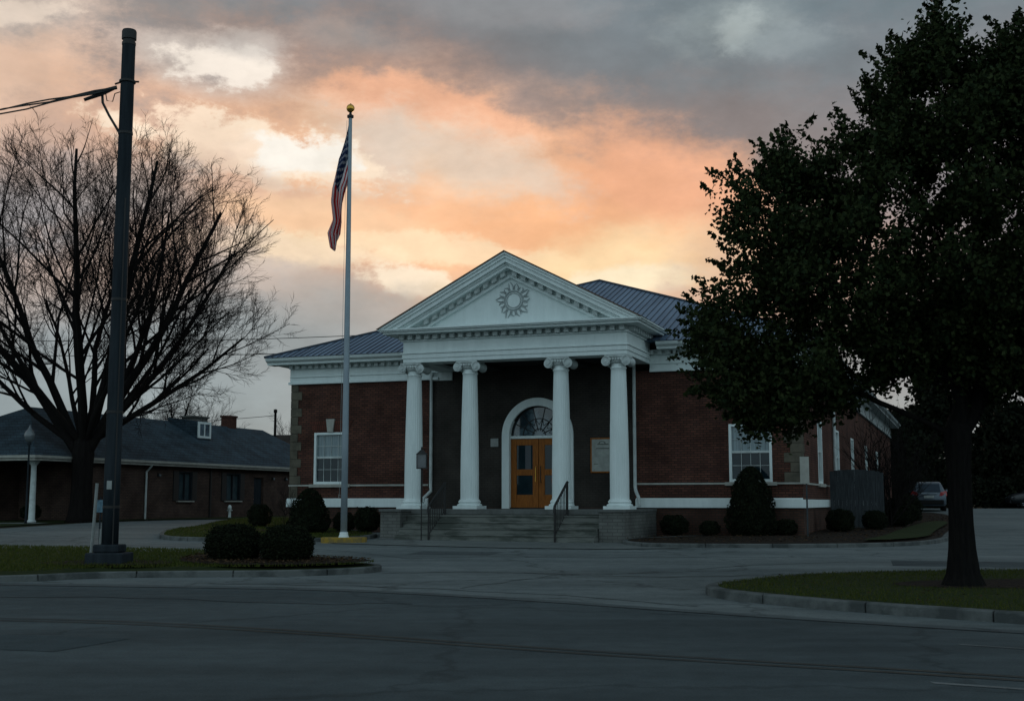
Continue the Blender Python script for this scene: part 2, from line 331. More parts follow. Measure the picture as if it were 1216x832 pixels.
def inpoly(P, poly):
    x, y = P[:, 0], P[:, 1]; ins = np.zeros(len(P), bool); k = len(poly); j = k - 1
    for i in range(k):
        xi, yi = poly[i]; xj, yj = poly[j]
        c = ((yi > y) != (yj > y)) & (x < (xj - xi) * (y - yi) / ((yj - yi) or 1e-9) + xi); ins ^= c; j = i
    return ins
def edgedist(P, poly):
    d = np.full(len(P), 1e9); k = len(poly)
    for i in range(k):
        a = np.array(poly[i], float); b = np.array(poly[(i + 1) % k], float); ab = b - a
        t = np.clip(((P - a) @ ab) / max(ab @ ab, 1e-9), 0, 1); d = np.minimum(d, np.linalg.norm(P - a - t[:, None] * ab, axis=1))
    return d

# ------------------------------------------------------------------ ground sheets
def smooth_poly(p, it=2):
    for _ in range(it):
        q = []
        for i in range(len(p)):
            a, b = p[i], p[(i + 1) % len(p)]
            q += [(a[0] * .75 + b[0] * .25, a[1] * .75 + b[1] * .25), (a[0] * .25 + b[0] * .75, a[1] * .25 + b[1] * .75)]
        p = q
    return p
def smooth_line(p, it=2):
    for _ in range(it):
        q = [p[0]]
        for a, b in zip(p, p[1:]): q += [(a[0] * .75 + b[0] * .25, a[1] * .75 + b[1] * .25), (a[0] * .25 + b[0] * .75, a[1] * .25 + b[1] * .75)]
        p = q + [p[-1]]
    return p
def area(p): return sum(p[i][0] * p[(i + 1) % len(p)][1] - p[(i + 1) % len(p)][0] * p[i][1] for i in range(len(p))) / 2
def inset(p, d):
    if area(p) < 0: p = p[::-1]
    out = []; n = len(p)
    for i in range(n):
        a, b, c = Vector(p[i - 1]), Vector(p[i]), Vector(p[(i + 1) % n])
        t = ((b - a).normalized() + (c - b).normalized()).normalized(); out.append((b.x - t.y * d, b.y + t.x * d))
    return out
def sheet(name, poly, dz, m, kind='structure', parent=None, cell=2.0, mound=0):
    if area(poly) < 0: poly = poly[::-1]
    bm = bmesh.new(); vs = [bm.verts.new((x, y, 0)) for x, y in poly]; f = bm.faces.new(vs); bmesh.ops.triangulate(bm, faces=[f])
    for ax in (0, 1):
        lo = min(p[ax] for p in poly); hi = max(p[ax] for p in poly)
        cuts = [k * cell for k in range(int(math.floor(lo / cell)), int(math.ceil(hi / cell)) + 1)]
        if ax == 1: cuts += [17, 21]
        for c_ in cuts:
            if lo + 1e-3 < c_ < hi - 1e-3:
                no = (1, 0, 0) if ax == 0 else (0, 1, 0); pc = (c_, 0, 0) if ax == 0 else (0, c_, 0)
                bmesh.ops.bisect_plane(bm, geom=bm.verts[:] + bm.edges[:] + bm.faces[:], plane_co=pc, plane_no=no)
    for v in bm.verts: v.co.z = float(gz(v.co.x, v.co.y)) + dz
    if mound:
        P = np.array([(v.co.x, v.co.y) for v in bm.verts]); d = edgedist(P, poly)
        for v, q in zip(bm.verts, d): v.co.z += mound * min(1, q / 1.2)
    bmesh.ops.recalc_face_normals(bm, faces=bm.faces)
    me = bpy.data.meshes.new(name); bm.to_mesh(me); bm.free(); me.materials.append(m)
    if me.polygons[0].normal.z < 0: me.flip_normals()
    o = bpy.data.objects.new(name, me); C.objects.link(o)
    if parent: o.parent = parent
    if kind: o['kind'] = kind
    return o
def kerb_ring(name, poly, w=.16, h=.12, m=None, joints=True):
    if area(poly) < 0: poly = poly[::-1]
    full_inn = inset(poly, w)
    # stones 1.8 m long with a narrow sunk joint between them
    L_ = [0]; 
    for i in range(len(poly)): L_.append(L_[-1] + math.dist(poly[i], poly[(i + 1) % len(poly)]))
    marks = [(l, 0) for l in L_[:-1]]; k = 1
    while k * 1.8 < L_[-1] - .3: marks += [(k * 1.8 - .014, 0), (k * 1.8 - .012, 1), (k * 1.8 + .012, 1), (k * 1.8 + .014, 0)]; k += 1
    marks = sorted(m_ for m_ in marks if m_[1] or not any(abs(m_[0] - q * 1.8) < .0119 for q in range(1, k)))
    pp = []; ii = []; fl = []
    for l, j_ in marks:
        i = max(q for q in range(len(poly)) if L_[q] <= l + 1e-9); t = (l - L_[i]) / max(1e-9, L_[i + 1] - L_[i]); a, b = poly[i], poly[(i + 1) % len(poly)]; c_, d = full_inn[i], full_inn[(i + 1) % len(poly)]
        pp.append((a[0] + (b[0] - a[0]) * t, a[1] + (b[1] - a[1]) * t)); ii.append((c_[0] + (d[0] - c_[0]) * t, c_[1] + (d[1] - c_[1]) * t)); fl.append(j_)
    poly0, poly, inn = poly, pp, ii; n = len(poly); vs = []; fs = []; h0 = h
    for (a, b, j_) in zip(poly, inn, fl):
        h = h0 - .05 * j_; a = (a[0] + (b[0] - a[0]) * .25 * j_, a[1] + (b[1] - a[1]) * .25 * j_)
        g = float(gz(*a)); vs += [(a[0], a[1], g - .03), (a[0] , a[1], g + h - .02), (a[0] + (b[0] - a[0]) * .15, a[1] + (b[1] - a[1]) * .15, g + h), (b[0], b[1], g + h), (b[0], b[1], g - .03)]
    for i in range(n):
        j = (i + 1) % n
        for k in range(4): fs.append((i * 5 + k, j * 5 + k, j * 5 + k + 1, i * 5 + k + 1))
    o = MB().add(vs, fs).build(name, m or MT['kerb']); o['kind'] = 'structure'
    return o, full_inn

# one sheet of land out to the horizon
xs = sorted(set([-2500, -1200, -600, -300, -150, -90, -60] + list(range(-44, 64, 2)) + [80, 120, 200, 350, 700, 1300, 2500]))
ys = sorted(set([-1500, -600, -200, -60, -20] + list(range(-10, 100, 2)) + [17, 21, 75, 110, 130, 170, 250, 400, 700, 1300, 3000]))
V_ = [(x, y, float(gz(x, y)) - .03) for y in ys for x in xs]; nx = len(xs)
F_ = [(j * nx + i, j * nx + i + 1, (j + 1) * nx + i + 1, (j + 1) * nx + i) for j in range(len(ys) - 1) for i in range(nx - 1)]
tag(MB().add(V_, F_).build('ground', MT['dirt']), kind='structure')

kerbline = smooth_line([(-60, 24.0), (-30, 23.0), (-16, 22.5), (-10.16, 22.19), (-8.98, 22.15), (-6.97, 21.83), (-4.39, 21.41), (-2.61, 20.9), (-.1, 19.37), (2.39, 17.29), (4.43, 15.61), (5.85, 14.53), (8, 13.0), (14, 8.8), (24, 1), (34, -8)], 2)
sheet('road', kerbline + [(34, -30), (-60, -30)], 0, MT['road'])
sheet('parking_lot', kerbline[::-1] + [(-60, 44), (-30, 44), (-20.2, 45.2), (-18.9, 46.9), (-18.2, 49.8), (-18.0, 53.5), (-15.8, 57.7), (-12.7, 61.5), (-11.0, 64), (-9, 70), (10, 74), (14, 88), (34, 84), (52, 88), (60, 70), (60, 13.5), (44, -8)], -.012, MT['lot'])
# concrete gutter apron that runs along the street edge
def strip(name, line, a, b, dz, m):
    vs = []; pts = [line[0]]
    for p, q in zip(line, line[1:]):
        n = max(1, int(math.dist(p, q) / 1.0)); pts += [(p[0] + (q[0] - p[0]) * k / n, p[1] + (q[1] - p[1]) * k / n) for k in range(1, n + 1)]
    for x, y in pts: vs += [(x, y + a, float(gz(x, y + a)) + dz), (x, y + b, float(gz(x, y + b)) + dz)]
    o = MB().add(vs, [(2 * i, 2 * i + 2, 2 * i + 3, 2 * i + 1) for i in range(len(pts) - 1)]).build(name, m); o['kind'] = 'structure'
    if o.data.polygons[0].normal.z < 0: o.data.flip_normals()
def offs(line, a, b): return [(x, y + a) for x, y in line] + [(x, y + b) for x, y in line[::-1]]
strip('gutter', kerbline, 0, .42, .004, MT['gut']); strip('gutter', kerbline, -.05, -.005, .006, MT['jnt'])
cl = smooth_line([(-24, 17.6), (-12, 17), (-6, 16.0), (-4.17, 15.4), (-1.75, 14.09), (.1, 12.91), (1.65, 12.04), (4.31, 10.76), (8, 8.4)], 2)
strip('road_marking', cl, 0, .13, .004, MT['worn']); strip('road_marking', cl, .26, .39, .004, MT['worn'])
strip('road_marking', [(3.5, 10.58), (4.6, 9.95)], 0, .12, .004, MT['wornw'])
strip('road_marking', [(4.73, 13.4), (5.6, 12.75)], 0, .10, .004, MT['wornw'])
strip('road_marking', [(.2, 25.3), (1.6, 24.7)], 0, .12, -.006, MT['wornw'])
sheet('road_marking', [(2.35, 25.0), (3.0, 25.35), (2.9, 25.6), (2.3, 25.2)], -.006, MT['wornw'])

# tar-filled cracks and cut-out patches in the paving
for ln in ([(-5.4, 22.6), (-2.4, 22.0), (.6, 20.4), (2.7, 18.3)], [(-2.6, 25.0), (-.6, 25.6), (.9, 24.6), (3.2, 23.9), (5.4, 24.9)], [(-.9, 21.6), (.2, 23.4), (.9, 24.6)], [(-2.4, 29.5), (-.3, 30.6), (2.2, 29.7), (5.2, 30.4), (8, 29.6)],
           [(3.8, 26.2), (6.0, 28.0), (9.5, 28.6), (13, 27.6)], [(14.2, 31), (15.0, 34.6), (14.6, 39)], [(-12, 36), (-9, 34.5), (-5.4, 34.2), (-2.4, 29.5)], [(-9.4, 19.6), (-6, 19.8), (-3.2, 18.4), (-1.5, 18.6)]):
    jl = smooth_line(ln, 1); jl = [(x + .05 * math.sin(7 * x + y), y + .09 * math.sin(5 * x + 3 * y)) for x, y in smooth_line(jl, 1)]
    strip('paving_crack', jl, 0, .045, .004 if ln[0][1] < 20 else -.007, MT['jnt'])
sheet('paving_patch', [(8.2, 27.2), (11.2, 26.6), (11.8, 28.4), (8.7, 29.0)], -.008, MT['road']); sheet('paving_patch', [(-2.6, 31.4), (-.6, 30.9), (-.2, 32.2), (-2.3, 32.6)], -.008, MT['gut'])
sheet('paving_patch', [(-7.5, 13.6), (-4.6, 12.8), (-4.2, 14.0), (-7.2, 14.8)], .004, MT['gut2'])
# islands
isl = smooth_poly([(-30, 24.2), (-16, 23.3), (-10.83, 22.75), (-9.4, 22.75), (-8.6, 23.1), (-8.0, 23.75), (-6.4, 24.05), (-4.47, 24.13), (-3.1, 24.78), (-2.55, 25.6), (-2.9, 26.4), (-3.77, 27.18), (-5.98, 29.12), (-7.45, 30.36), (-13.01, 32.06), (-18, 33), (-30, 34)], 2)
_, inn = kerb_ring('kerb', isl, .15, .11); sheet('lawn', inn, .10, MT['lawn'], mound=.08)
mul = smooth_poly([(-6.9, 28.6), (-5.98, 28.7), (-3.9, 26.9), (-2.95, 26.2), (-2.85, 25.6), (-3.4, 24.98), (-4.47, 24.45), (-6.0, 24.7), (-7.0, 26)], 2)
sheet('mulch_bed', mul, .195, MT['mulch'], mound=.03)
mulp = smooth_poly([(-9.6, 25.3), (-9, 24.6), (-7.4, 24.4), (-6.6, 25), (-7.2, 26), (-8.6, 26.2)], 2); sheet('mulch_bed', mulp, .195, MT['mulch'])
isr = smooth_poly([(3.10, 20.3), (3.2, 20.9), (3.81, 21.83), (4.91, 22.92), (6.14, 23.7), (9.77, 24.4), (14, 24.4), (26, 22), (26, 4), (17, 7.3), (8.6, 13.6), (7.11, 15.0), (6.47, 15.6), (5.51, 16.6), (4.25, 17.9), (3.5, 19.0), (3.15, 19.7)], 2)
_, innr = kerb_ring('kerb', isr, .2, .13); sheet('lawn', innr, .12, MT['lawn'], mound=.02)
mulr = smooth_poly([(6.0, 20.5), (6.8, 21.3), (8.5, 21.7), (11, 21.2), (11, 20.0), (8, 19.6), (6.5, 19.8)], 2); sheet('mulch_bed', mulr, .146, MT['mulch'])
ism = smooth_poly([(-11.3, 40.2), (-12.0, 43.7), (-11.6, 46.4), (-12.5, 55), (-11.5, 58), (-8, 56), (-6.0, 44), (-4.2, 40.5), (-4.35, 38.6), (-5.4, 37.0), (-7.74, 37.4), (-9.5, 37.5), (-10.7, 38.4)], 2)
_, innm = kerb_ring('kerb', ism, .15, .11); sheet('lawn', innm, .10, MT['lawn'])
sheet('mulch_bed', smooth_poly([(-10.4, 44.6), (-8, 42.9), (-4.6, 40.8), (-4.6, 39.9), (-6.2, 40.6), (-8.4, 41.7), (-10.8, 42.8)], 1), .113, MT['mulch'])
bed = smooth_poly([(3.25, 36.9), (3.1, 35.6), (3.6, 34.5), (5, 34.15), (7.98, 33.97), (10.97, 34.8), (12.8, 37.06), (13.95, 40.19), (18, 50), (21.6, 62), (21.6, 66), (19, 66), (11, 45), (9, 41), (4.2, 38.2)], 2)
_, innb = kerb_ring('kerb', bed, .15, .10); sheet('mulch_bed', innb, .09, MT['mulch'], mound=.04)
sheet('lawn', smooth_poly([(9.6, 34.85), (10.8, 35.25), (12.4, 37.3), (13.5, 40.4), (17.5, 50), (16.5, 50), (12.5, 41), (11.4, 38.2), (10.4, 36.2)], 2), .165, MT['lawn'])
sheet('lawn', [(-60, 46), (-20.9, 46.5), (-19.8, 47.2), (-19.1, 50), (-18.9, 54), (-16.4, 58.3), (-13.2, 62), (-11.3, 64.6), (-9.2, 71), (-14, 96), (-60, 96)], .012, MT['lawn'])
sheet('path', [(-34, 50.2), (-19.3, 50.9), (-19.2, 52.2), (-34, 51.8)], .02, MT['walk'])
sheet('path', [(-5.3, 36.3), (-4.2, 37.7), (-4.1, 40), (3.2, 38.6), (3.1, 36.6), (3.5, 34.3), (5.0, 33.8), (2.4, 33.3), (-.2, 33.9), (-3.2, 35.2)], .006, MT['walk'])

def scatter(name, poly, n, hgt, m, dz, width=.012, chips=False, excl=None):
    a = np.array(poly); lo, hi = a.min(0), a.max(0); lo = np.maximum(lo, [-20, 8]); hi = np.minimum(hi, [20, 60])
    P = rng.uniform(lo, hi, (n * 3, 2)); P = P[inpoly(P, poly)]
    if excl:
        for e in excl: P = P[~inpoly(P, e)]
    P = P[:n]; k = len(P); z = gz(P[:, 0], P[:, 1]) + dz; B_ = np.column_stack([P, z])
    if chips:
        V2, F2 = leaves(B_ + rng.uniform(0, .02, (k, 1)) * [0, 0, 1], hgt); V2 = V2.reshape(-1, 4, 3); V2[:, :, 2] = (V2[:, :, 2] - B_[:, None, 2]) * .35 + B_[:, None, 2]; return npmesh(name, V2.reshape(-1, 3), F2, m)
    t = rng.uniform(0, 2 * PI, k); h_ = hgt * rng.uniform(.5, 1.3, k); w = np.column_stack([np.cos(t), np.sin(t), 0 * t]) * width
    lean = np.column_stack([rng.normal(0, .35, k) * h_, rng.normal(0, .35, k) * h_, h_])
    V2 = np.stack([B_ - w, B_ + w, B_ + lean], 1).reshape(-1, 3); return npmesh(name, V2, np.arange(3 * k).reshape(-1, 3), m)
tag(scatter('grass', innr, 70000, .045, MT['grass'], .13, .007, excl=[mulr]), 'short grass covering the kerbed island under the leafy tree', 'grass', kind='stuff')
tag(scatter('grass', inn, 45000, .06, MT['grass'], .17, .010, excl=[mul]), 'short grass on the long island beside the tall grey pole', 'grass', kind='stuff')
tag(scatter('grass', innm, 16000, .06, MT['grass'], .10, .012), 'short grass on the island before the left wing', 'grass', kind='stuff')
tag(scatter('fallen_leaves', innr, 900, .05, MT['chip'], .16, chips=True), 'dry fallen leaves strewn over the island grass at right', 'leaves', kind='stuff')
tag(scatter('mulch', mul, 2500, .06, MT['chip'], .23, chips=True), 'loose brown bark mulch around the two round hedges', 'mulch', kind='stuff')
tag(scatter('mulch', innb, 3500, .07, MT['chip'], .15, chips=True), 'loose brown bark mulch in the bed before the brick building', 'mulch', kind='stuff')

# ------------------------------------------------------------------ the columned brick building
A20 = R(-20); O = (.131, 39.0, 0)
def W3(u, v, z=0):
    c_, s_ = math.cos(R(20)), math.sin(R(20)); return (O[0] + u * c_ + v * s_, O[1] - u * s_ + v * c_, z)
PO = empty('civic_building', O, A20, 'red brick building with white columned portico, triangular pediment and blue metal roof', 'building')
def part(mb, name, m, parent=None, **k): return mb.build(name, MT[m], parent or PO, **k)
UL, UR, VF, VB = -9.5, 8.43, 2.6, 50
winL, winR = (-8.56, -7.26), (6.18, 7.52); WZ0, WZ1 = 2.10, 3.92
w = MB()
def wallx(a, b, z0, z1): w.box(a, b, VF, VF + .3, z0, z1)
wallx(UL, winL[0], 1.3, 5.7); wallx(winL[1], -4.12, 1.3, 5.7); wallx(*winL, 1.3, WZ0); wallx(*winL, WZ1, 5.7)
wallx(3.12, winR[0], 1.3, 5.7); wallx(winR[1], UR, 1.3, 5.7); wallx(*winR, 1.3, WZ0); wallx(*winR, WZ1, 5.7)
w.box(UL, UL + .3, VF + .3, VB, 1.3, 5.7)
sidew = [(7.0, 8.3), (13.2, 14.5), (20.0, 21.3), (28.0, 29.3), (36, 37.3)]; y = VF + .3
for a, b in sidew:
    w.box(UR - .3, UR, y, a, 1.3, 5.7); w.box(UR - .3, UR, a, b, 1.3, WZ0); w.box(UR - .3, UR, a, b, WZ1 + .35, 5.7); y = b
w.box(UR - .3, UR, y, VB, 1.3, 5.7); w.box(UL, UR, VB, VB + .3, 1.3, 5.7)
part(w, 'wall', 'brick')
part(MB().box(UL - .02, UR + .02, VF - .02, VB + .02, -.1, 1.3), 'foundation', 'brickd')
cx = -.17
arch = [(cx + 1.0 * math.cos(t), 3.64 + 1.0 * math.sin(t)) for t in np.linspace(0, PI, 25)]
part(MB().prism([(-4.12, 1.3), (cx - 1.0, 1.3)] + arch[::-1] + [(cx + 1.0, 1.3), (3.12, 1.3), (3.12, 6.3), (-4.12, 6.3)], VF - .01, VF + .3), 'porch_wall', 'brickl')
# water table, belt course
for nm, z0, z1, d, m in (('water_table', 1.30, 1.56, .10, 'white'), ('belt_course', 2.025, 2.085, .05, 'sill')):
    q = MB().box(UL - d, -4.12, VF - d, VF + .003, z0, z1)
    if nm == 'water_table': q.prism([(VF - d, z1), (VF - .003, z1 + .05), (VF - .003, z1)], UL - d, -4.12, 'x')
    part(q, nm, m, bevel=.008); q = MB().box(3.16, UR + d, VF - d, VF + .003, z0, z1)
    q.box(UR - .003, UR + d, VF + .003, 10.2 if nm == 'belt_course' else VB, z0, z1)
    if nm == 'water_table': q.prism([(VF - d, z1), (VF - .003, z1 + .05), (VF - .003, z1)], 3.16, UR, 'x')
    part(q, nm, m, bevel=.008)
# quoins: long and short stones in turn
for s_ in (0, 1):
    q = MB(); z = 2.09; k = 0
    while z < 5.6:
        h_ = min(.30, 5.65 - z); l_ = (.42, .27)[k % 2]
        if s_ == 0: q.box(UL - .03, UL + l_, VF - .03, VF + .2, z + .006, z + h_); q.box(UL - .03, UL + .2, VF + .2, VF + (.27, .42)[k % 2], z + .006, z + h_)
        else: q.box(UR - l_ * 1.3, UR + .03, VF - .03, VF + .2, z + .006, z + h_); q.box(UR - .2, UR + .03, VF + .2, VF + (.27, .42)[k % 2] * 1.2, z + .006, z + h_)
        z += .30; k += 1
    if s_ == 0: q.box(UL - .035, UL + .30, VF - .035, VF + .25, 1.62, 2.02)
    part(q, 'quoins', 'stone', bevel=.015)
# windows
def window(u0, u1, vf, side=False, z1=WZ1):
    f = MB(); H2 = (WZ0 + z1) / 2 + .03
    def bx(mb, a, b, c_, d, e, g):
        if side: mb.box(UR - d, UR - c_, a, b, e, g)
        else: mb.box(a, b, vf + c_, vf + d, e, g)
    t = .085
    bx(f, u0, u0 + t, -.02, .12, WZ0, z1); bx(f, u1 - t, u1, -.02, .12, WZ0, z1); bx(f, u0 + t, u1 - t, -.02, .12, z1 - t, z1); bx(f, u0 + t, u1 - t, -.02, .12, WZ0, WZ0 + .09)
    fo = part(f, 'window', 'white', bevel=.008)
    r = MB(); bx(r, u0 + t, u1 - t, .02, .09, H2 - .035, H2 + .035)
    for k in range(1, 4): x = u0 + t + (u1 - u0 - 2 * t) * k / 4; bx(r, x - .006, x + .006, .045, .07, WZ0 + .09, H2 - .035); bx(r, x - .006, x + .006, .045, .07, H2 + .035, z1 - t)
    for zz in ((WZ0 + .09 + H2) / 2, (H2 + z1 - t) / 2): bx(r, u0 + t, u1 - t, .047, .068, zz - .006, zz + .006)
    r.build('sash', MT['white2'], fo)
    g = MB(); bx(g, u0 + t, u1 - t, .075, .085, WZ0 + .09, H2 - .035); g.build('pane', MT['glass'], fo)
    g = MB(); bx(g, u0 + t, u1 - t, .075, .085, H2 + .035, z1 - t); g.build('blind', MT['blind'], fo)
    sl_ = MB(); bx(sl_, u0 - .14, u1 + .14, -.10, .10, WZ0 - .11, WZ0); sl_.build('sill', MT['sill'], fo, bevel=.01)
    if not side:
        l_ = MB(); c_ = (u0 + u1) / 2
        l_.prism([(u0 - .02, z1), (c_ - .11, z1), (c_ - .15, z1 + .40), (u0 - .2, z1 + .40)], vf - .02, vf + .05); l_.prism([(c_ + .11, z1), (u1 + .02, z1), (u1 + .2, z1 + .40), (c_ + .15, z1 + .40)], vf - .02, vf + .05)
        l_.build('lintel', MT['soldier'], fo)
        MB().prism([(c_ - .11, z1 + .004), (c_ + .11, z1 + .004), (c_ + .17, z1 + .47), (c_ - .17, z1 + .47)], vf - .07, vf + .05).build('keystone', MT['sill'], fo, bevel=.01)
    return fo
window(*winL, VF); window(*winR, VF)
for a, b in sidew: window(a, b, 0, True, WZ1 + .35)

# entrance
f = MB()
ro = [(cx + 1.25 * math.cos(t), 3.66 + 1.27 * math.sin(t)) for t in np.linspace(0, PI, 33)]; ri = [(cx + .985 * math.cos(t), 3.66 + 1.0 * math.sin(t)) for t in np.linspace(0, PI, 33)]
f.prism([(cx + 1.25, 1.26)] + ro + [(cx - 1.25, 1.26), (cx - .985, 1.26)] + ri[::-1] + [(cx + .985, 1.26)], VF - .10, VF + .12)
part(f, 'door_frame', 'white', bevel=.012)
f2 = MB(); f2.box(cx - .985, cx + .985, VF + .03, VF + .13, 3.58, 3.67)
part(f2, 'transom', 'white', bevel=.006)
fl = MB(); fl.prism([(cx + .98 * math.cos(t), 3.67 + .97 * math.sin(t)) for t in np.linspace(0, PI, 33)], VF + .14, VF + .16)
flo = part(fl, 'fanlight', 'fan')
mu = MB()
for t in np.linspace(0, PI, 8)[1:-1]: mu.tube([(cx + .16 * math.cos(t), VF + .125, 3.68 + .16 * math.sin(t)), (cx + .97 * math.cos(t), VF + .125, 3.68 + .96 * math.sin(t))], .015, 5)
for rr in (.22, .56, .95): mu.tube([(cx + rr * math.cos(t), VF + .125, 3.685 + rr * math.sin(t)) for t in np.linspace(0, PI, 25)], .017, 5)
for t0 in np.linspace(0, PI, 8)[:-1]:
    tm = t0 + PI / 14; mu.tube([(cx + .56 * math.cos(t0), VF + .125, 3.685 + .56 * math.sin(t0)), (cx + .36 * math.cos(tm), VF + .125, 3.685 + .36 * math.sin(tm)), (cx + .56 * math.cos(t0 + PI / 7), VF + .125, 3.685 + .56 * math.sin(t0 + PI / 7))], .010, 4)
mu.build('glazing_bar', MT['iron'], flo)
for sgn in (-1, 1):
    a, b = (cx - .98, cx - .008) if sgn < 0 else (cx + .008, cx + .98); d = MB(); y0, y1 = VF + .07, VF + .12
    st = .20; zs = (1.28, 1.72, 2.36, 2.56, 3.36, 3.57)
    d.box(a, a + st, y0, y1, zs[0], zs[5]); d.box(b - st, b, y0, y1, zs[0], zs[5])
    for z0, z1 in ((zs[0], zs[1]), (zs[2], zs[3]), (zs[4], zs[5])): d.box(a + st, b - st, y0 + .003, y1, z0, z1)
    do = part(d, 'door', 'door', bevel=.006)
    for z0, z1 in ((zs[1], zs[2]), (zs[3], zs[4])): MB().box(a + st, b - st, y0 + .03, y1 - .01, z0, z1).build('glass', MT['glass'], do)
    hx = cx + sgn * .085
    MB().tube([(hx, y0, 2.12), (hx, y0 - .07, 2.16), (hx, y0 - .07, 2.62), (hx, y0, 2.66)], .014, 8).build('handle', MT['gold'] if sgn < 0 else MT['iron'], do)
    if sgn > 0: MB().prism([(cx + .47, 1.80), (cx + .66, 1.76), (cx + .64, 2.30), (cx + .60, 2.30), (cx + .58, 2.42), (cx + .54, 2.30), (cx + .45, 2.26)], y0 + .018, y0 + .028).build('notice', MT['orange'], do)
    if sgn < 0: MB().box(a + st + .30, a + st + .50, y0 + .045, y0 + .029, zs[3], zs[4]).build('curtain', mat('pale curtain', (.06, .07, .085), .3, coat=.5), do)
pl = part(MB().box(-1.84, -1.56, VF - .05, VF - .012, 3.32, 3.60), 'wall_plaque', 'plastic', bevel=.01)
nb = part(MB().box(1.66, 2.46, VF - .06, VF - .012, 2.42, 3.56), 'notice_board', 'door', bevel=.01)
MB().box(1.71, 2.41, VF - .065, VF - .061, 2.47, 3.51).build('sheet', MT['paper'], nb)
pr = MB()
for k in range(9):
    t = PI * k / 8; pr.box(2.06 + .10 * math.cos(t) - .014, 2.06 + .10 * math.cos(t) + .014, VF - .068, VF - .0655, 3.38 + .06 * math.sin(t) - .012, 3.38 + .06 * math.sin(t) + .012)
pr.box(1.90, 2.28, VF - .068, VF - .0655, 3.335, 3.36); pr.build('print', MT['ink'], nb); pr = MB().box(1.86, 2.30, VF - .068, VF - .0655, 3.20, 3.225); pr.build('print', MT['ink'], nb); pr = MB().box(1.78, 1.92, VF - .068, VF - .0655, 2.70, 2.715)
pr.build('print', MT['ink'], nb)

# main entablature and cornice
EA, EB = -3.75, 3.68
for a, b in ((UL - .06, EA), (EB, UR + .06)):
    q = MB()
    q.box(a, b, VF - .06, VF + .2, 5.65, 6.2); q.box(a - (.04 if a < 0 else 0), b + (.04 if b > 5 else 0), VF - .12, VF - .06, 5.65, 5.74); q.box(a, b, VF - .1, VF - .06, 5.90, 5.93)
    q.box(a, b, VF - .12, VF + .2, 6.2, 6.36)
    part(q, 'frieze', 'white', bevel=.008)
part(MB().box(UR, UR + .06, VF + .2, VB, 5.65, 6.36).box(UR + .06, UR + .12, VF - .06, VB, 5.65, 5.74), 'frieze', 'trimshade', bevel=.008); part(MB().box(UL - .06, UL, VF + .2, VB, 5.65, 6.36), 'frieze', 'trimshade')
for a, b in ((UL, EA - .2), (EB + .05, UR)):
    q2 = MB().box(a, b, VF - .123, VF - .1, 6.22, 6.32); x = a
    while x < b: q2.box(x, x + .13, VF - .26, VF - .125, 6.20, 6.33); x += .26
    part(q2, 'dentil_course', 'white2')
q2 = MB()
x = VF + .3
while x < 30: q2.box(UR + .06, UR + .24, x, x + .13, 6.20, 6.33); x += .26
part(q2, 'dentil_course', 'white2')
c0 = [(VF - .06, 6.335), (VF - .55, 6.335), (VF - .56, 6.40), (VF - .68, 6.47), (VF - .72, 6.56), (VF - .06, 6.56)]
part(MB().prism(c0, UL - .72, EA - .3, 'x'), 'cornice', 'white'); q3 = MB().prism(c0, EB + .35, UR + .72, 'x')
cs = [(UR + .06, 6.335), (UR + .55, 6.335), (UR + .56, 6.40), (UR + .68, 6.47), (UR + .72, 6.56), (UR + .06, 6.56)]
part(q3, 'cornice', 'white'); q3 = MB().prism(cs, VF - .06, VB + .6, 'y'); part(q3, 'cornice', 'trimshade'); q3 = MB().prism([(UL - (p[0] - UR), p[1]) for p in cs], VF - .06, VB + .6, 'y')
part(q3, 'cornice', 'white')
# roof: hip over the main block
el_, er_, ef, eb = UL - .74, UR + .70, VF - .74, VB + .74; zr = 6.58; k_ = .395; hw = (er_ - el_) / 2; zc = zr + hw * k_; uc = (el_ + er_) / 2
rf = MB().add([(el_, ef, zr), (er_, ef, zr), (er_, eb, zr), (el_, eb, zr), (uc, ef + hw, zc), (uc, eb - hw, zc)], [(0, 1, 4), (1, 2, 5, 4), (2, 3, 5), (3, 0, 4, 5), (0, 3, 2, 1)])
rfo = part(rf, 'roof', 'seam')
rb = MB()
def rib(a, b, m=.02):
    a = Vector(a) + Vector((0, 0, .015)); b = Vector(b) + Vector((0, 0, .015)); rb.tube([a, b], m, 4)
x = el_ + .3
while x < er_ - .1:
    t = min(x - el_, er_ - x); rib((x, ef, zr), (x, ef + t, zr + t * k_), .016); x += .235
y = ef + .3
while y < eb - .3:
    t = min(y - ef, eb - y, hw)
    rib((er_, y, zr), (er_ - t, y, zr + t * k_)); 
    if y < 20: rib((el_, y, zr), (el_ + t, y, zr + t * k_))
    y += .42
rb.build('roof_ribs', MT['seamr'], rfo)
hp = MB()
for a in ((el_, ef), (er_, ef)): hp.tube([(a[0], a[1], zr + .02), (uc, ef + hw, zc + .02)], .05, 6)
hp.tube([(uc, ef + hw, zc + .02), (uc, eb - hw, zc + .02)], .05, 6)
hp.build('hip_cap', MT['seamr'], rfo)
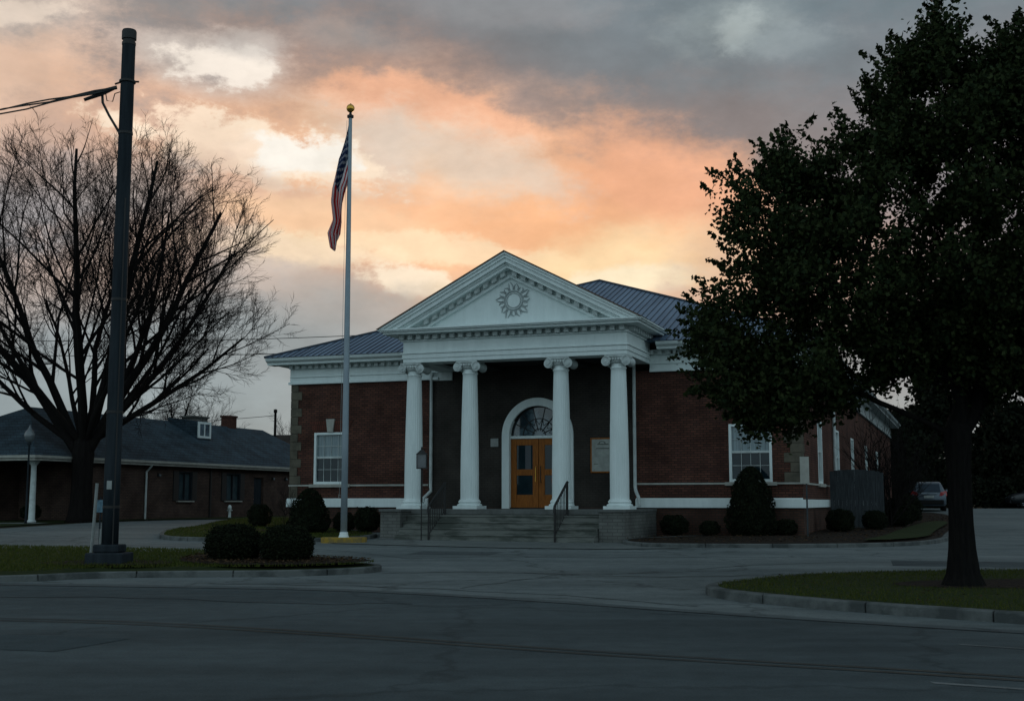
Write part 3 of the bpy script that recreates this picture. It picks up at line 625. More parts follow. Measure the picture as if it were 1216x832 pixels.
# portico floor, steps, cheek walls
PZ = 1.26; SL, SR = -3.30, 3.03
part(MB().box(-3.99, 3.83, -.6, VF - .02, 1.10, PZ), 'porch_floor', 'slab', bevel=.015)
s_ = MB()
for k in range(5):
    zt = PZ - .186 * (k) ; v0 = -.6 - .30 * k
    if k: s_.box(SL, SR, v0, -.58, zt - .186 if k < 4 else .1, zt - .04); s_.box(SL, SR, v0 - .03, -.58, zt - .04, zt)
s_.box(SL, SR, -.58, VF - .05, .1, 1.10)
part(s_, 'steps', 'step', bevel=.008)
for a, b in ((-4.0, -3.32), (3.05, 3.82)):
    ch = part(MB().box(a, b, -1.36, VF - .03, .1, 1.18), 'cheek_wall', 'cheek', bevel=.01)
    MB().box(a - .04, b + .04, -1.41, VF - .06, 1.183, 1.263).build('coping', MT['slab'], ch, bevel=.012)
# columns
CB, CT = PZ, 5.92
def column(u):
    prof = []
    zb, zt = CB + .30, CT - .43
    for i in range(25):
        t = i / 24; r = .292 - .062 * max(0, (t - .2) / .8) ** 1.5; prof.append((r, zb + (zt - zb) * t, 1))
    sh = MB().lathe([(.292, zb - .02, 0)] + prof + [(.232, zt + .01, 0), (.25, zt + .03, 0), (.25, zt + .06, 0), (.225, zt + .08, 0), (.225, CT - .2, 0)], 120, (u, 0, 0), .011, 24)
    c_ = part(sh, 'column', 'white', smooth=True)
    b_ = MB().lathe([(.32, .30), (.32, .275), (.345, .25), (.36, .225), (.35, .20), (.33, .185), (.34, .17), (.385, .15), (.40, .12), (.385, .10), (.36, .10)][::-1], 40, (u, 0, CB))
    b_.box(u - .41, u + .41, -.41, .41, CB, CB + .10)
    b_.build('base', MT['white'], c_, bevel=.006)
    cp = MB(); zc_ = CT - .19
    cp.box(u - .36, u + .36, -.33, .33, CT - .06, CT - .002); cp.box(u - .33, u + .33, -.30, .30, CT - .11, CT - .06)
    cp.lathe([(.24, CT - .26), (.30, CT - .21), (.31, CT - .17), (.29, CT - .11)], 32, (u, 0, 0))
    for sx in (-1, 1):
        cxv = u + sx * .315
        cp.tube([(cxv, -.31, zc_), (cxv, -.15, zc_), (cxv, 0, zc_), (cxv, .15, zc_), (cxv, .31, zc_)], [.145, .115, .09, .115, .145], 20)
        for sy in (-1, 1):
            cp.tube([(cxv + sx * (-1) * (.155 - .025 * t) * math.sin(t), sy * .325, zc_ + (.155 - .025 * t) * math.cos(t)) for t in np.linspace(0, 5.6, 26)], [.026 - .0025 * t for t in np.linspace(0, 5.6, 26)], 6)
            cp.tube([(cxv, sy * .30, zc_), (cxv, sy * .345, zc_)], .035, 10)
    for sy in (-1, 1):
        cp.tube([(u - .30, sy * .325, zc_ + .145), (u + .30, sy * .325, zc_ + .145)], .022, 6)
        for k in range(-2, 3): cp.lathe([(.01, -.05), (.035, -.02), (.04, .02), (.03, .05)], 8, (u + k * .085, sy * .315, zc_ + .055))
    cp.build('capital', MT['white2'], c_)
    return c_
for u in (-3.50, -1.56, 1.48, 3.32): column(u)
# portico entablature
e = MB()
def shell(o_, z0, z1, t=.7, back=VF - .003):
    e.box(EA - o_, EB + o_, -.35 - o_, .35, z0, z1); e.box(EA - o_, EA + t, .35, back, z0, z1); e.box(EB - t, EB + o_, .35, back, z0, z1)
shell(0, 5.92, 6.05); shell(.03, 6.05, 6.20); shell(.07, 6.20, 6.25); shell(-.0, 6.25, 6.60); shell(.06, 6.60, 6.655)
part(e, 'entablature', 'white', bevel=.008)
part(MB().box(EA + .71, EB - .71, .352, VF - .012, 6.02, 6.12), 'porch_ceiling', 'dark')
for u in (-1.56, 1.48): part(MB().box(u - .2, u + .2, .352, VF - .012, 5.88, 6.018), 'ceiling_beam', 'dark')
part(MB().box(-4.09, -3.25, VF - .06, VF - .012, 5.62, 6.015), 'frieze_return', 'white2')
d = MB(); x = EA - .05
while x < EB: d.box(x, x + .15, -.56, -.36, 6.657, 6.80); x += .292
d.box(EA - .01, EB + .01, -.362, .2, 6.657, 6.80); part(d, 'dentil_course', 'white2')
for a, b, c_, e_ in ((EB + .012, EB + .2, EB - .1, EB + .008), (EA - .2, EA - .012, EA - .008, EA + .1)):
    d = MB(); y = -.2
    while y < VF - .1: d.box(a, b, y, y + .15, 6.657, 6.80); y += .292
    d.box(min(c_, e_) - .003, max(c_, e_) + .003, .2, VF, 6.657, 6.80); part(d, 'dentil_course', 'white2')
hc = MB()
pf = lambda: None
HE = 4.36; AP = 9.23; u0_ = -.04
for (o_, z0, z1) in ((.50, 6.803, 6.87), (.58, 6.87, 6.91), (.63, 6.91, 6.955)):
    hc.box(EA - o_, EB + o_, -.35 - o_, VF + .9, z0, z1)
part(hc, 'pediment_cornice', 'white', bevel=.006)
sl_ = (AP - 6.955) / HE
def chev(mb, top, bot, v0, v1, zb=6.958):
    """raking band between two lines parallel to the slope, cut off level at zb"""
    at, ab = AP - top, AP - bot; wt, wb = (at - zb) / sl_, (ab - zb) / sl_
    for sg in (-1, 1): mb.prism([(u0_, at), (u0_ + sg * wt, zb), (u0_ + sg * wb, zb), (u0_, ab)], v0, v1)
rk = MB()
chev(rk, .03, .10, -1.00, 9.0); chev(rk, .10, .20, -.95, -.25); chev(rk, .20, .335, -.90, -.25); chev(rk, .335, .40, -.80, -.25); chev(rk, .40, .50, -.76, -.25); chev(rk, .66, .76, -.47, -.25); chev(rk, .50, .66, -.42, -.25)
part(rk, 'raking_cornice', 'white', bevel=.005)
ed = MB(); chev(ed, -.012, .028, -1.03, -.2); chev(ed, -.002, .026, -.2, 9.0)
part(ed, 'roof_edge', 'copper')
for sg in (-1, 1):
    dm = MB()
    for k in range(13):
        xx = .12 + k * .29
        if AP - .66 - xx * sl_ < 7.0: break
        z0 = AP - .50 - xx * sl_; z1 = AP - .50 - (xx + .15) * sl_
        dm.prism([(u0_ + sg * xx, z0), (u0_ + sg * (xx + .15), z1), (u0_ + sg * (xx + .15), z1 - .145), (u0_ + sg * xx, z0 - .145)], -.62, -.42)
    part(dm, 'modillion_course', 'white2')
wt = (AP - .7 - 6.955) / sl_
part(MB().prism([(u0_ - wt, 6.957), (u0_ + wt, 6.957), (u0_, AP - .7)], -.36, -.22), 'tympanum', 'white')
# carved sunburst
om = MB(); oc = (.05, 7.75)
om.tube([(oc[0] + .30 * math.cos(t), -.375, oc[1] + .30 * math.sin(t)) for t in np.linspace(0, 2 * PI, 37)], .028, 6, False)
om.tube([(oc[0] + .23 * math.cos(t), -.37, oc[1] + .23 * math.sin(t)) for t in np.linspace(0, 2 * PI, 37)], .014, 6, False)
for k in range(15):
    t = 2 * PI * k / 15 + .1; ct, st = math.cos(t), math.sin(t); L_ = (.54, .60, .50)[k % 3]
    P = lambda r, o: (oc[0] + r * ct - o * st, -.38, oc[1] + r * st + o * ct)
    om.tube([P(.34, -.055), P(.44, -.075), P(L_, -.015 + .03 * (k % 2))], [.018, .024, .012], 5); om.tube([P(.34, .045), P(.42, .07), P(L_ - .03, .05)], [.016, .022, .012], 5)
part(om, 'sunburst', 'relief')
# gable roof of the portico running back into the main roof
gr_ = MB(); 
gr_.add([(u0_ - HE + .05, -.22, 6.96), (u0_ + HE - .05, -.22, 6.96), (u0_, -.22, AP - .07), (u0_ - HE + .05, 9, 6.96), (u0_ + HE - .05, 9, 6.96), (u0_, 9, AP - .07)], [(0, 2, 5, 3), (1, 4, 5, 2), (3, 5, 4)])
part(gr_, 'portico_roof', 'seam')
# downspouts
for u, sg in ((-4.0, -1), (3.16, 1)):
    dsp = MB(); dsp.tube([(u, VF - .10, 5.9), (u, VF - .10, 2.0), (u + .02, VF - .12, 1.85), (u + sg * .16, VF - .3, 1.62), (u + sg * .20, VF - .34, 1.34)], .055, 8)
    part(dsp, 'downspout', 'white2')
part(MB().tube([(UR + .08, 12.0, 6.3), (UR + .08, 12.0, .9)], .06, 8), 'downspout', 'white2')
# hand rails
def rail(u):
    r_ = MB(); lo, hi = (u, -1.86), (u, -.62); zl, zh = .32, 1.08
    r_.tube([(u, lo[1], zl), (u, lo[1], 1.30)], .032, 8); r_.tube([(u, hi[1], zh), (u, hi[1], 2.06)], .032, 8)
    r_.tube([(u, lo[1] - .06, 1.16), (u, lo[1] - .04, 1.30), (u, lo[1], 1.36), (u, hi[1], 2.08), (u, hi[1] + .03, 2.07)], .038, 8)
    r_.tube([(u, lo[1], .50), (u, hi[1], 1.22)], .014, 6)
    for k in range(1, 9):
        t = k / 9; y = lo[1] + (hi[1] - lo[1]) * t; r_.tube([(u, y, .50 + .72 * t), (u, y, 1.34 + .72 * t)], .014, 5)
    part(r_, 'handrail', 'iron')
rail(-2.14); rail(1.86)
PO.name = 'civic_building'

# ------------------------------------------------------------------ low brown house at left
HB = empty('brick_house', W3(-23.62, 5.8, .60), A20, 'long low brown brick house with grey hipped roof, corner porch and dormer', 'house')
def hp_(mb, name, m, parent=None, **k): return mb.build(name, MT[m], parent or HB, **k)
LN = 26.0; WD = 8.2; EZ = 2.62   # local: x to the right across, y along, origin at the porch corner
hw_ = MB(); wins = [(9.85, 11.85), (14.1, 16.3)]; y = 3.7
for a, b in wins: hw_.box(-.25, 0, y, a, -.3, EZ); hw_.box(-.25, 0, a, b, -.3, .95); hw_.box(-.25, 0, a, b, 2.38, EZ); y = b
hw_.box(-.25, 0, y, 17.3, -.3, EZ); hw_.box(-.25, 0, 17.3, 18.3, 2.2, EZ); hw_.box(-.25, 0, 18.3, LN, -.3, EZ)
hw_.box(-4.2, -.25, 3.7, 3.95, -.3, EZ); hw_.box(-4.2, -3.95, .4, 3.7, -.3, EZ); hw_.box(-WD, -4.2, 0.4, .65, -.3, EZ); hw_.box(-WD, -WD + .25, .65, LN, -.3, EZ); hw_.box(-WD, -.25, LN - .25, LN, -.3, EZ)
hp_(hw_, 'wall', 'brickn')
hp_(MB().box(-4.3, .15, -.15, 3.69, -.3, .02), 'porch_floor', 'slab')
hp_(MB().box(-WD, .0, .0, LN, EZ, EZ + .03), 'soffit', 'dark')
hp_(MB().lathe([(.19, 0), (.19, .06), (.15, .10), (.135, .14), (.11, 2.35), (.13, 2.40), (.19, 2.47), (.24, 2.53), (.24, EZ)], 20, (-.2, .25, .02)), 'porch_column', 'white2', smooth=True)
o_ = .42; ez = EZ + .03
fa = MB(); fa.box(-WD - o_, o_, -o_, -o_ + .1, ez - .05, ez + .17); fa.box(o_ - .1, o_, -o_ + .1, LN + o_, ez - .05, ez + .17); fa.box(-WD - o_, -WD - o_ + .1, -o_ + .1, LN + o_, ez - .05, ez + .17); fa.box(o_, o_ + .09, -o_, LN + o_, ez + .06, ez + .17); fa.box(-WD - o_, o_ + .09, -o_ - .09, -o_, ez + .06, ez + .17)
hp_(fa, 'fascia', 'sill')
hp_(MB().box(-WD - o_ + .1, o_ - .1, -o_ + .1, LN + o_ - .05, ez - .02, ez), 'eave_board', 'dark')
zr2 = ez + .17; hw2 = WD / 2 + o_ + .05; ux = -WD / 2; rz_ = 2.45
hr = MB().add([(ux - hw2, -o_ - .05, zr2), (ux + hw2, -o_ - .05, zr2), (ux + hw2, LN + o_, zr2), (ux - hw2, LN + o_, zr2), (ux, 4.3, zr2 + rz_), (ux, LN - 1.2, zr2 + rz_)], [(0, 1, 4), (1, 2, 5, 4), (2, 3, 5), (3, 0, 4, 5), (0, 3, 2, 1)])
hro = hp_(hr, 'roof', 'shingle')
kk = rz_ / hw2; rzat = lambda x: zr2 + (ux + hw2 - x) * kk
bc = MB().box(ux - .40, ux + .20, 20.8, 21.55, zr2 + rz_ - .5, zr2 + rz_ + .55).box(ux - .45, ux + .25, 20.75, 21.6, zr2 + rz_ + .55, zr2 + rz_ + .66)
bc.build('chimney', MT['brick'], hro, bevel=.01)
vt = MB().box(ux - .5, ux + .35, 17.0, 18.3, zr2 + rz_ - .5, zr2 + rz_ + .30).box(ux - .58, ux + .43, 16.9, 18.4, zr2 + rz_ + .30, zr2 + rz_ + .40)
vt.build('vent_housing', MT['cheek'], hro, bevel=.01)
dx = -2.15; zt_ = rzat(dx) + .98
dv = MB(); dv.add([(dx, 15.0, rzat(dx) - .1), (dx, 16.2, rzat(dx) - .1), (dx, 16.2, zt_), (dx, 15.0, zt_), (ux, 15.0, zt_ + .25), (ux, 16.2, zt_ + .25), (ux, 15.0, rzat(dx)), (ux, 16.2, rzat(dx))], [(0, 1, 2, 3), (0, 3, 4, 6), (1, 7, 5, 2), (3, 2, 5, 4), (4, 5, 7, 6)])
dvo = hp_(dv, 'dormer', 'shingle')
df = MB(); z0 = rzat(dx) + .08
df.box(dx - .02, dx + .05, 15.0, 15.14, z0, zt_ - .02); df.box(dx - .02, dx + .05, 16.06, 16.2, z0, zt_ - .02); df.box(dx - .02, dx + .05, 15.14, 16.06, zt_ - .14, zt_ - .02); df.box(dx - .02, dx + .05, 15.14, 16.06, z0, z0 + .12); df.box(dx - .02, dx + .04, 15.56, 15.64, z0 + .12, zt_ - .14)
df.build('window_frame', MT['white'], dvo); MB().box(dx + .003, dx + .012, 15.14, 16.06, z0 + .12, zt_ - .14).build('pane', MT['fan'], dvo)
for a, b in wins:
    f = MB(); f.box(-.16, .03, a + .42, a + .48, .95, 2.38); f.box(-.16, .03, b - .48, b - .42, .95, 2.38); f.box(-.16, .03, a + .48, b - .48, 2.32, 2.38); f.box(-.16, .03, a + .48, b - .48, .95, 1.0); f.box(-.1, .0, (a + b) / 2 - .02, (a + b) / 2 + .02, 1.0, 2.32)
    fo = hp_(f, 'window', 'pole'); MB().box(-.14, -.12, a + .48, b - .48, 1.0, 2.32).build('pane', MT['dimglass'], fo)
    for c0_, c1_ in ((a, a + .42), (b - .42, b)): MB().box(-.2, .05, c0_, c1_, .93, 2.40).build('shutter', MT['iron'], fo, bevel=.01)
    MB().box(-.05, .12, a + .3, b - .3, .87, .93).build('sill', MT['sill'], fo)
dr = hp_(MB().box(-.2, -.14, 17.3, 18.3, .0, 2.2), 'door', 'pole'); MB().lathe([(.03, 0), (.03, .06)], 8, (-.10, 17.42, 1.0)).build('handle', MT['gold'], dr)
ds_ = MB().tube([(o_ - .02, 7.6, ez + .02), (o_ - .1, 7.6, ez - .12), (.08, 7.6, ez - .35), (.08, 7.6, .05), (.22, 7.6, .0)], .05, 8); hp_(ds_, 'downspout', 'white2')
hp_(MB().box(.0, .07, 13.0, 13.14, -.1, EZ), 'drain_pipe', 'iron')
for yy in (7.0 + 1.6, 19.2, 20.6):
    lf = hp_(MB().box(.0, .10, yy - .06, yy + .06, 2.1, 2.25), 'wall_light', 'iron'); MB().lathe([(.05, 0), (.07, .06), (.05, .12)], 10, (.12, yy, 2.08)).build('lamp_glass', MT['lampg'], lf)

# porch globe lamp on its own thin post in front of the eave
GL = empty('globe_lamp', W3(-22.85, 4.6, .62), 0, 'pale globe lamp on a thin post rising past the porch eave', 'lamp')
MB().lathe([(.06, 0), (.045, .1), (.035, 3.15), (.09, 3.2), (.06, 3.26)], 12).build('post', MT['pole'], GL, smooth=True)
MB().lathe([(.05, 3.26), (.13, 3.32), (.20, 3.45), (.215, 3.58), (.17, 3.72), (.10, 3.80), (.05, 3.88), (.015, 4.0)], 20).build('globe', MT['lampg'], GL, smooth=True)

# ------------------------------------------------------------------ neighbour roof far behind, between the two buildings
NB = empty('far_house', (-18.2, 104, .68), R(-14), 'brownish low house far behind, its roof just showing between the buildings', 'house')
MB().box(-8, 4.5, 0, 9, 0, 3.6).build('wall', MT['brickn'], NB)
MB().prism([(-8.6, 3.6), (5.1, 3.6), (3.2, 6.3), (-6.8, 6.3)], -.5, 9.5).build('roof', mat('brown shingles', (.07, .055, .05), .9, (.045, .038, .035), 3, .6), NB)

# ------------------------------------------------------------------ tall grey pole
UP = empty('utility_pole', (-8.04, 25.2, .19), 0, 'tall dark grey pole on a stepped square base, cables running left', 'pole')
MB().lathe([(.165, .45), (.160, 2), (.148, 6), (.135, 10.85), (.135, 10.86)], 20).build('shaft', MT['pole'], UP, smooth=True)
MB().lathe([(.142, 10.80), (.142, 10.86), (.125, 10.865), (.125, 10.92), (.15, 10.925), (.15, 11.10), (.135, 11.13)], 20).build('cap', MT['iron'], UP)
MB().box(-.375, .375, -.375, .375, -.12, .30).build('base', MT['pole'], UP, bevel=.03); MB().box(-.26, .26, -.26, .26, .303, .46).build('collar', MT['pole'], UP, bevel=.03)
MB().lathe([(.155, 9.98), (.17, 9.99), (.17, 10.03), (.155, 10.04)], 16).tube([(.12, 0, 10.01), (.24, 0, 10.01)], .02, 6).tube([(-.12, 0, 10.01), (-.26, 0, 9.96)], .02, 6).build('clamp', MT['iron'], UP)
CBL = empty('overhead_cable', (-8.04, 25.2, 10.1), 0, 'black twisted service cable sloping down left from the tall pole', 'cable')
def sag(a, b, s_, n=24): return [(a[0] + (b[0] - a[0]) * t, a[1] + (b[1] - a[1]) * t, a[2] + (b[2] - a[2]) * t - 4 * s_ * t * (1 - t)) for t in np.linspace(0, 1, n)]
cbm = MB()
for k, (dz, s_) in enumerate(((0, .25), (-.05, .42), (.03, .35))):
    pts = sag((-.22, 0, -.02), (-16, -6, -4.6 + dz * 4), s_, 40); r_ = [.026 if i < 3 else .017 for i in range(40)]; cbm.tube([(x, y + .02 * math.sin(i * 1.7 + k * 2), z + .02 * math.cos(i * 1.7 + k * 2)) for i, (x, y, z) in enumerate(pts)], r_, 5)
cbm.build('wires', MT['wire'], CBL)
MB().tube([(-.28, 0, -.05), (-.50, -.05, -.17), (-.85, -.12, -.33)], [.03, .045, .035], 6).build('splice', MT['wire'], CBL)
MB().tube([(-.52, 0, -.12), (-.50, 0, -.35), (-.36, 0, -.62), (-.20, 0, -.88), (-.13, 0, -1.0)], .028, 6).tube([(-.45, 0, -.12), (-.42, .02, -.3), (-.3, .02, -.32), (-.26, .02, -.15), (-.15, 0, -.12)], .012, 5).build('drop_loop', MT['wire'], CBL)
GD = empty('guy_guard', (-8.52, 25.8, .19), 0, 'slim pale guard strip leaning against the foot of the tall pole', 'marker')
MB().tube([(-.12, .0, -.1), (-.06, .0, .7), (-.02, .0, 1.68)], [.028, .034, .034], 8).build('guard', MT['plastic'], GD)
MB().tube([(.08, .03, -.1), (.09, .03, .75)], [.04, .03], 8).build('stub', MT['plastic'], GD)
SG = empty('street_sign', (-8.72, 26.6, .19), 0, 'small blue sign low behind the foot of the tall pole', 'sign')
MB().tube([(0, .02, -.05), (0, .02, 1.4)], .015, 6).build('post', MT['pole'], SG)
sgb = MB().box(-.12, .14, -.006, .006, 1.08, 1.34).build('panel', mat('blue sign', (.05, .12, .17), .5, (.10, .20, .26), 9, .9), SG)

tg = MB().box(-.05, .05, -.178, -.170, 1.55, 1.72); tg.build('tag_plate', MT['plastic'], UP)
MB().tube([(.10, -.14, .45), (.10, -.138, 3), (.09, -.130, 7.5)], .014, 6).build('ground_wire', MT['wire'], UP)
for z_ in (1.2, 3.1, 5.4, 8.9): MB().lathe([(.163 - z_ * .0024, -.03), (.172 - z_ * .0024, -.025), (.172 - z_ * .0024, .025), (.163 - z_ * .0024, .03)], 20, (0, 0, z_)).build('band', MT['iron'], UP)
# ------------------------------------------------------------------ flagpole and flag
FP = empty('flagpole', (-4.93, 36.9, .31), 0, 'tall silver flagpole with golden ball on a yellow kerbed base', 'flagpole')
MB().lathe([(.42, -.05), (.42, .02), (.30, .05), (.19, .10), (.14, .18), (.12, .26), (.115, .30)], 24).build('flange', MT['white'], FP, smooth=True)
MB().lathe([(.098, .25), (.096, 3), (.082, 7), (.055, 12.75), (.050, 12.8)], 16).build('shaft', MT['silver'], FP, smooth=True)
MB().lathe([(.10, 12.8), (.10, 12.87), (.05, 12.88), (.03, 12.98)], 14).build('truck', MT['iron'], FP)
MB().lathe([(.02, 12.97)] + [(.125 * math.sin(t), 13.09 - .13 * math.cos(t)) for t in np.linspace(.2, 2.9, 12)] + [(.02, 13.24)], 16).build('ball', MT['gold'], FP, smooth=True)
MB().tube([(-.10, -.03, 12.7), (-.13, -.03, 6), (-.14, -.03, 1.4)], .005, 4).tube([(-.115, 0, 1.35), (-.16, 0, 1.40), (-.16, 0, 1.30)], .012, 5).build('halyard', MT['plastic'], FP)
yb = smooth_poly([(-5.66, 36.8), (-5.3, 36.4), (-4.45, 36.4), (-4.2, 36.8), (-4.4, 37.25), (-5.3, 37.3)], 1)
tag(MB().prism([(p[0], p[1]) for p in yb], .25, .46, 'z').build('yellow_kerb', MT['yellow'], bevel=.02), 'worn yellow painted kerb block at the foot of the flagpole', 'kerb')
FG = MB(); ns, ntt = 64, 40; zt0 = 12.72
def fpos(s, t):
    za = zt0 - 2.1 * t; ze = 8.78 + .36 * t - .25 * math.sin(PI * t) - (.3 if t > .8 else 0) * (t - .8) * 4 * 0
    z = za + (ze - za) * s
    xl = -np.interp(zt0 - z, [0, .8, 2.1, 2.5, 3.1, 3.5, 3.95], [.03, .24, .50, .52, .42, .56, .46])
    xr = -np.interp(zt0 - z, [0, 1.9, 2.1, 2.6, 3.2, 3.95], [0, 0, .05, .12, .12, .24])
    f = 1 - (1 - t ** .85) * min(1, s / .3)
    x_ = xl + (xr - xl) * f + .035 * math.sin(9 * t + 4 * s) * min(1, s * 4)
    y_ = (.10 * math.sin(t * 15 + s * 3) + .05 * math.sin(t * 31 + 5 * s)) * min(1, s * 3) - .03
    return (x_ - .03 - .03 * min(1, s * 8), y_, z)
vs = [fpos(i / ns, j / ntt) for j in range(ntt + 1) for i in range(ns + 1)]
fs = [(j * (ns + 1) + i, j * (ns + 1) + i + 1, (j + 1) * (ns + 1) + i + 1, (j + 1) * (ns + 1) + i) for j in range(ntt) for i in range(ns)]
fm = bpy.data.materials.new('flag cloth'); fm.use_nodes = True; nt = fm.node_tree; pb = nt.nodes['Principled BSDF']; pb.inputs['Roughness'].default_value = .8
uv = N('ShaderNodeUVMap'); uv.uv_map = 'cloth'; sp = N('ShaderNodeSeparateXYZ'); L(uv.outputs[0], sp.inputs[0]); S_, T_ = sp.outputs[0], sp.outputs[1]
odd = M('GREATER_THAN', M('MODULO', M('FLOOR', M('MULTIPLY', T_, 13)), 2), .5)
base = MIX(odd, (.60, .015, .022), (.78, .78, .80))
cant = M('MULTIPLY', M('LESS_THAN', S_, .4), M('LESS_THAN', T_, 7 / 13))
def star(ns_, nt_, os_, ot_):
    a = M('SUBTRACT', M('FRACT', M('ADD', M('MULTIPLY', S_, ns_ / .4), os_)), .5); b = M('SUBTRACT', M('FRACT', M('ADD', M('MULTIPLY', T_, nt_ * 13 / 7), ot_)), .5)
    ang = M('ARCTAN2', b, a); rr = M('SQRT', M('ADD', M('MULTIPLY', a, a), M('MULTIPLY', b, b)))
    return M('LESS_THAN', rr, M('ADD', .15, M('MULTIPLY', M('COSINE', M('MULTIPLY', ang, 5)), .06)))
stars = M('MAXIMUM', star(6, 5, 0, 0), star(6, 5, .5, .5))
base = MIX(cant, base, MIX(stars, (.016, .034, .11), (.72, .72, .74)))
L(base, pb.inputs['Base Color'])
tr = N('ShaderNodeBsdfTranslucent'); L(base, tr.inputs[0]); mx = N('ShaderNodeMixShader'); mx.inputs[0].default_value = .5; L(pb.outputs[0], mx.inputs[1]); L(tr.outputs[0], mx.inputs[2]); L(mx.outputs[0], nt.nodes['Material Output'].inputs[0])
fo = FG.add(vs, fs).build('flag', fm, None, smooth=True, loc=(-4.93, 36.9, .31))
ul = fo.data.uv_layers.new(name='cloth')
for lp in fo.data.loops: i_ = lp.vertex_index; ul.data[lp.index].uv = ((i_ % (ns + 1)) / ns, (i_ // (ns + 1)) / ntt)
md = fo.modifiers.new('thickness', 'SOLIDIFY'); md.thickness = .006
tag(fo, 'limp striped flag with starred blue canton hanging from the flagpole', 'flag')

# ------------------------------------------------------------------ street furniture
LP = empty('lamp_post', W3(-2.32, -2.0, .31), 0, 'slim black lamp post with gabled lantern beside the entrance steps', 'lamp post')
MB().lathe([(.05, -.05), (.05, .03), (.018, .06), (.018, 1.15), (.032, 1.2), (.032, 2.18)], 10).build('post', MT['iron'], LP)
fr_ = MB()
for sx in (-1, 1):
    for sy in (-1, 1): fr_.box(sx * .145 - .012, sx * .145 + .012, sy * .12 - .012, sy * .12 + .012, 2.20, 2.60)
fr_.box(-.16, .16, -.135, .135, 2.17, 2.20)
fr_.build('lantern_frame', MT['iron'], LP)
MB().box(-.132, .132, -.108, .108, 2.202, 2.598).build('lantern_glass', mat('smoky lantern glass', (.05, .06, .07), .2, (.09, .10, .11), 5, .6, spec=.8), LP)
MB().add([(-.17, -.145, 2.60), (.17, -.145, 2.60), (.17, .145, 2.60), (-.17, .145, 2.60), (-.04, -.04, 2.74), (.04, -.04, 2.74), (.04, .04, 2.74), (-.04, .04, 2.74)], [(0, 1, 5, 4), (1, 2, 6, 5), (2, 3, 7, 6), (3, 0, 4, 7), (4, 5, 6, 7), (0, 3, 2, 1)]).lathe([(.02, 2.74), (.035, 2.78), (.01, 2.84)], 8).build('cap', MT['iron'], LP)

SP = empty('sign_post', (8.74, 37.2, .40), 0, 'thin metal post with narrow pale sign plate by the building corner', 'sign')
MB().tube([(0, 0, 0), (0, 0, 2.42)], .026, 8).build('post', MT['fence'], SP)
MB().box(-.19, .08, -.04, -.028, 1.62, 2.42).build('plate', MT['sill'], SP, bevel=.004)

FN = empty('board_fence', W3(UR + .14, 9.3, .56), A20, 'grey vertical board fence standing against the side of the brick building', 'fence')
bo = MB(); x = 0; k = 0
while x < 1.72: hh = 1.98 + .10 * math.sin(x * 1.8 + .3) + random.uniform(-.015, .015); yy = random.uniform(-.006, .006); bo.box(x, x + .139, yy, yy + .022, -.05, hh); x += .142
bo.build('boards', MT['fence'], FN)
for z0 in (.35, 1.55): MB().box(0, 1.7, .028, .07, z0, z0 + .09).build('rail', MT['fence'], FN)
for x in (.0, 1.62): MB().box(x, x + .09, .072, .16, -.1, 2.0).build('post', MT['fence'], FN)

BL = MB().lathe([(.09, 0), (.075, .05), (.075, .42), (.10, .44), (.10, .56), (.07, .63), (.03, .66)], 14); bl = empty('bollard', W3(-23.62 + 1.0, 19.2, .66), 0, 'small white hydrant on the lawn edge under the second shuttered window', 'bollard')  # a short white pipe bollard with a cross tube
BL.build('body', MT['white'], bl, smooth=True); MB().tube([(-.14, 0, .38), (.14, 0, .38)], .035, 10).build('cross_pipe', MT['white2'], bl)

# overhead lines far behind
for k, (x0, y0, z0, x1, y1, z1, s_, lab) in enumerate(((-40, 70, 11.0, 8, 60, 10.6, .9, 'upper thin power line crossing behind the flagpole'), (-40, 70.6, 10.2, 8, 60.5, 9.75, .8, 'lower thin power line crossing behind the flagpole'))):
    o = MB().tube(sag((x0, y0, z0), (x1, y1, z1), s_, 40), .018, 4).build('power_line', MT['wire']); tag(o, lab, 'power line', 'power lines behind the building')
FPo = empty('far_pole', (-18.05, 95, .68), 0, 'thin distant utility pole seen above the far brown roof', 'pole')
MB().tube([(0, 0, 0), (0, 0, 7.7)], [.14, .09], 8).build('shaft', MT['bark'], FPo); MB().lathe([(.09, 7.5), (.14, 7.55), (.14, 7.75), (.05, 7.8)], 8).build('cap', MT['bark'], FPo)
o = MB().tube(sag((-50, 92, 8.3), (-18.05, 95, 8.0), .9, 30), .02, 4).build('power_line', MT['wire']); tag(o, 'thin line running to the distant pole above the far roof', 'power line')

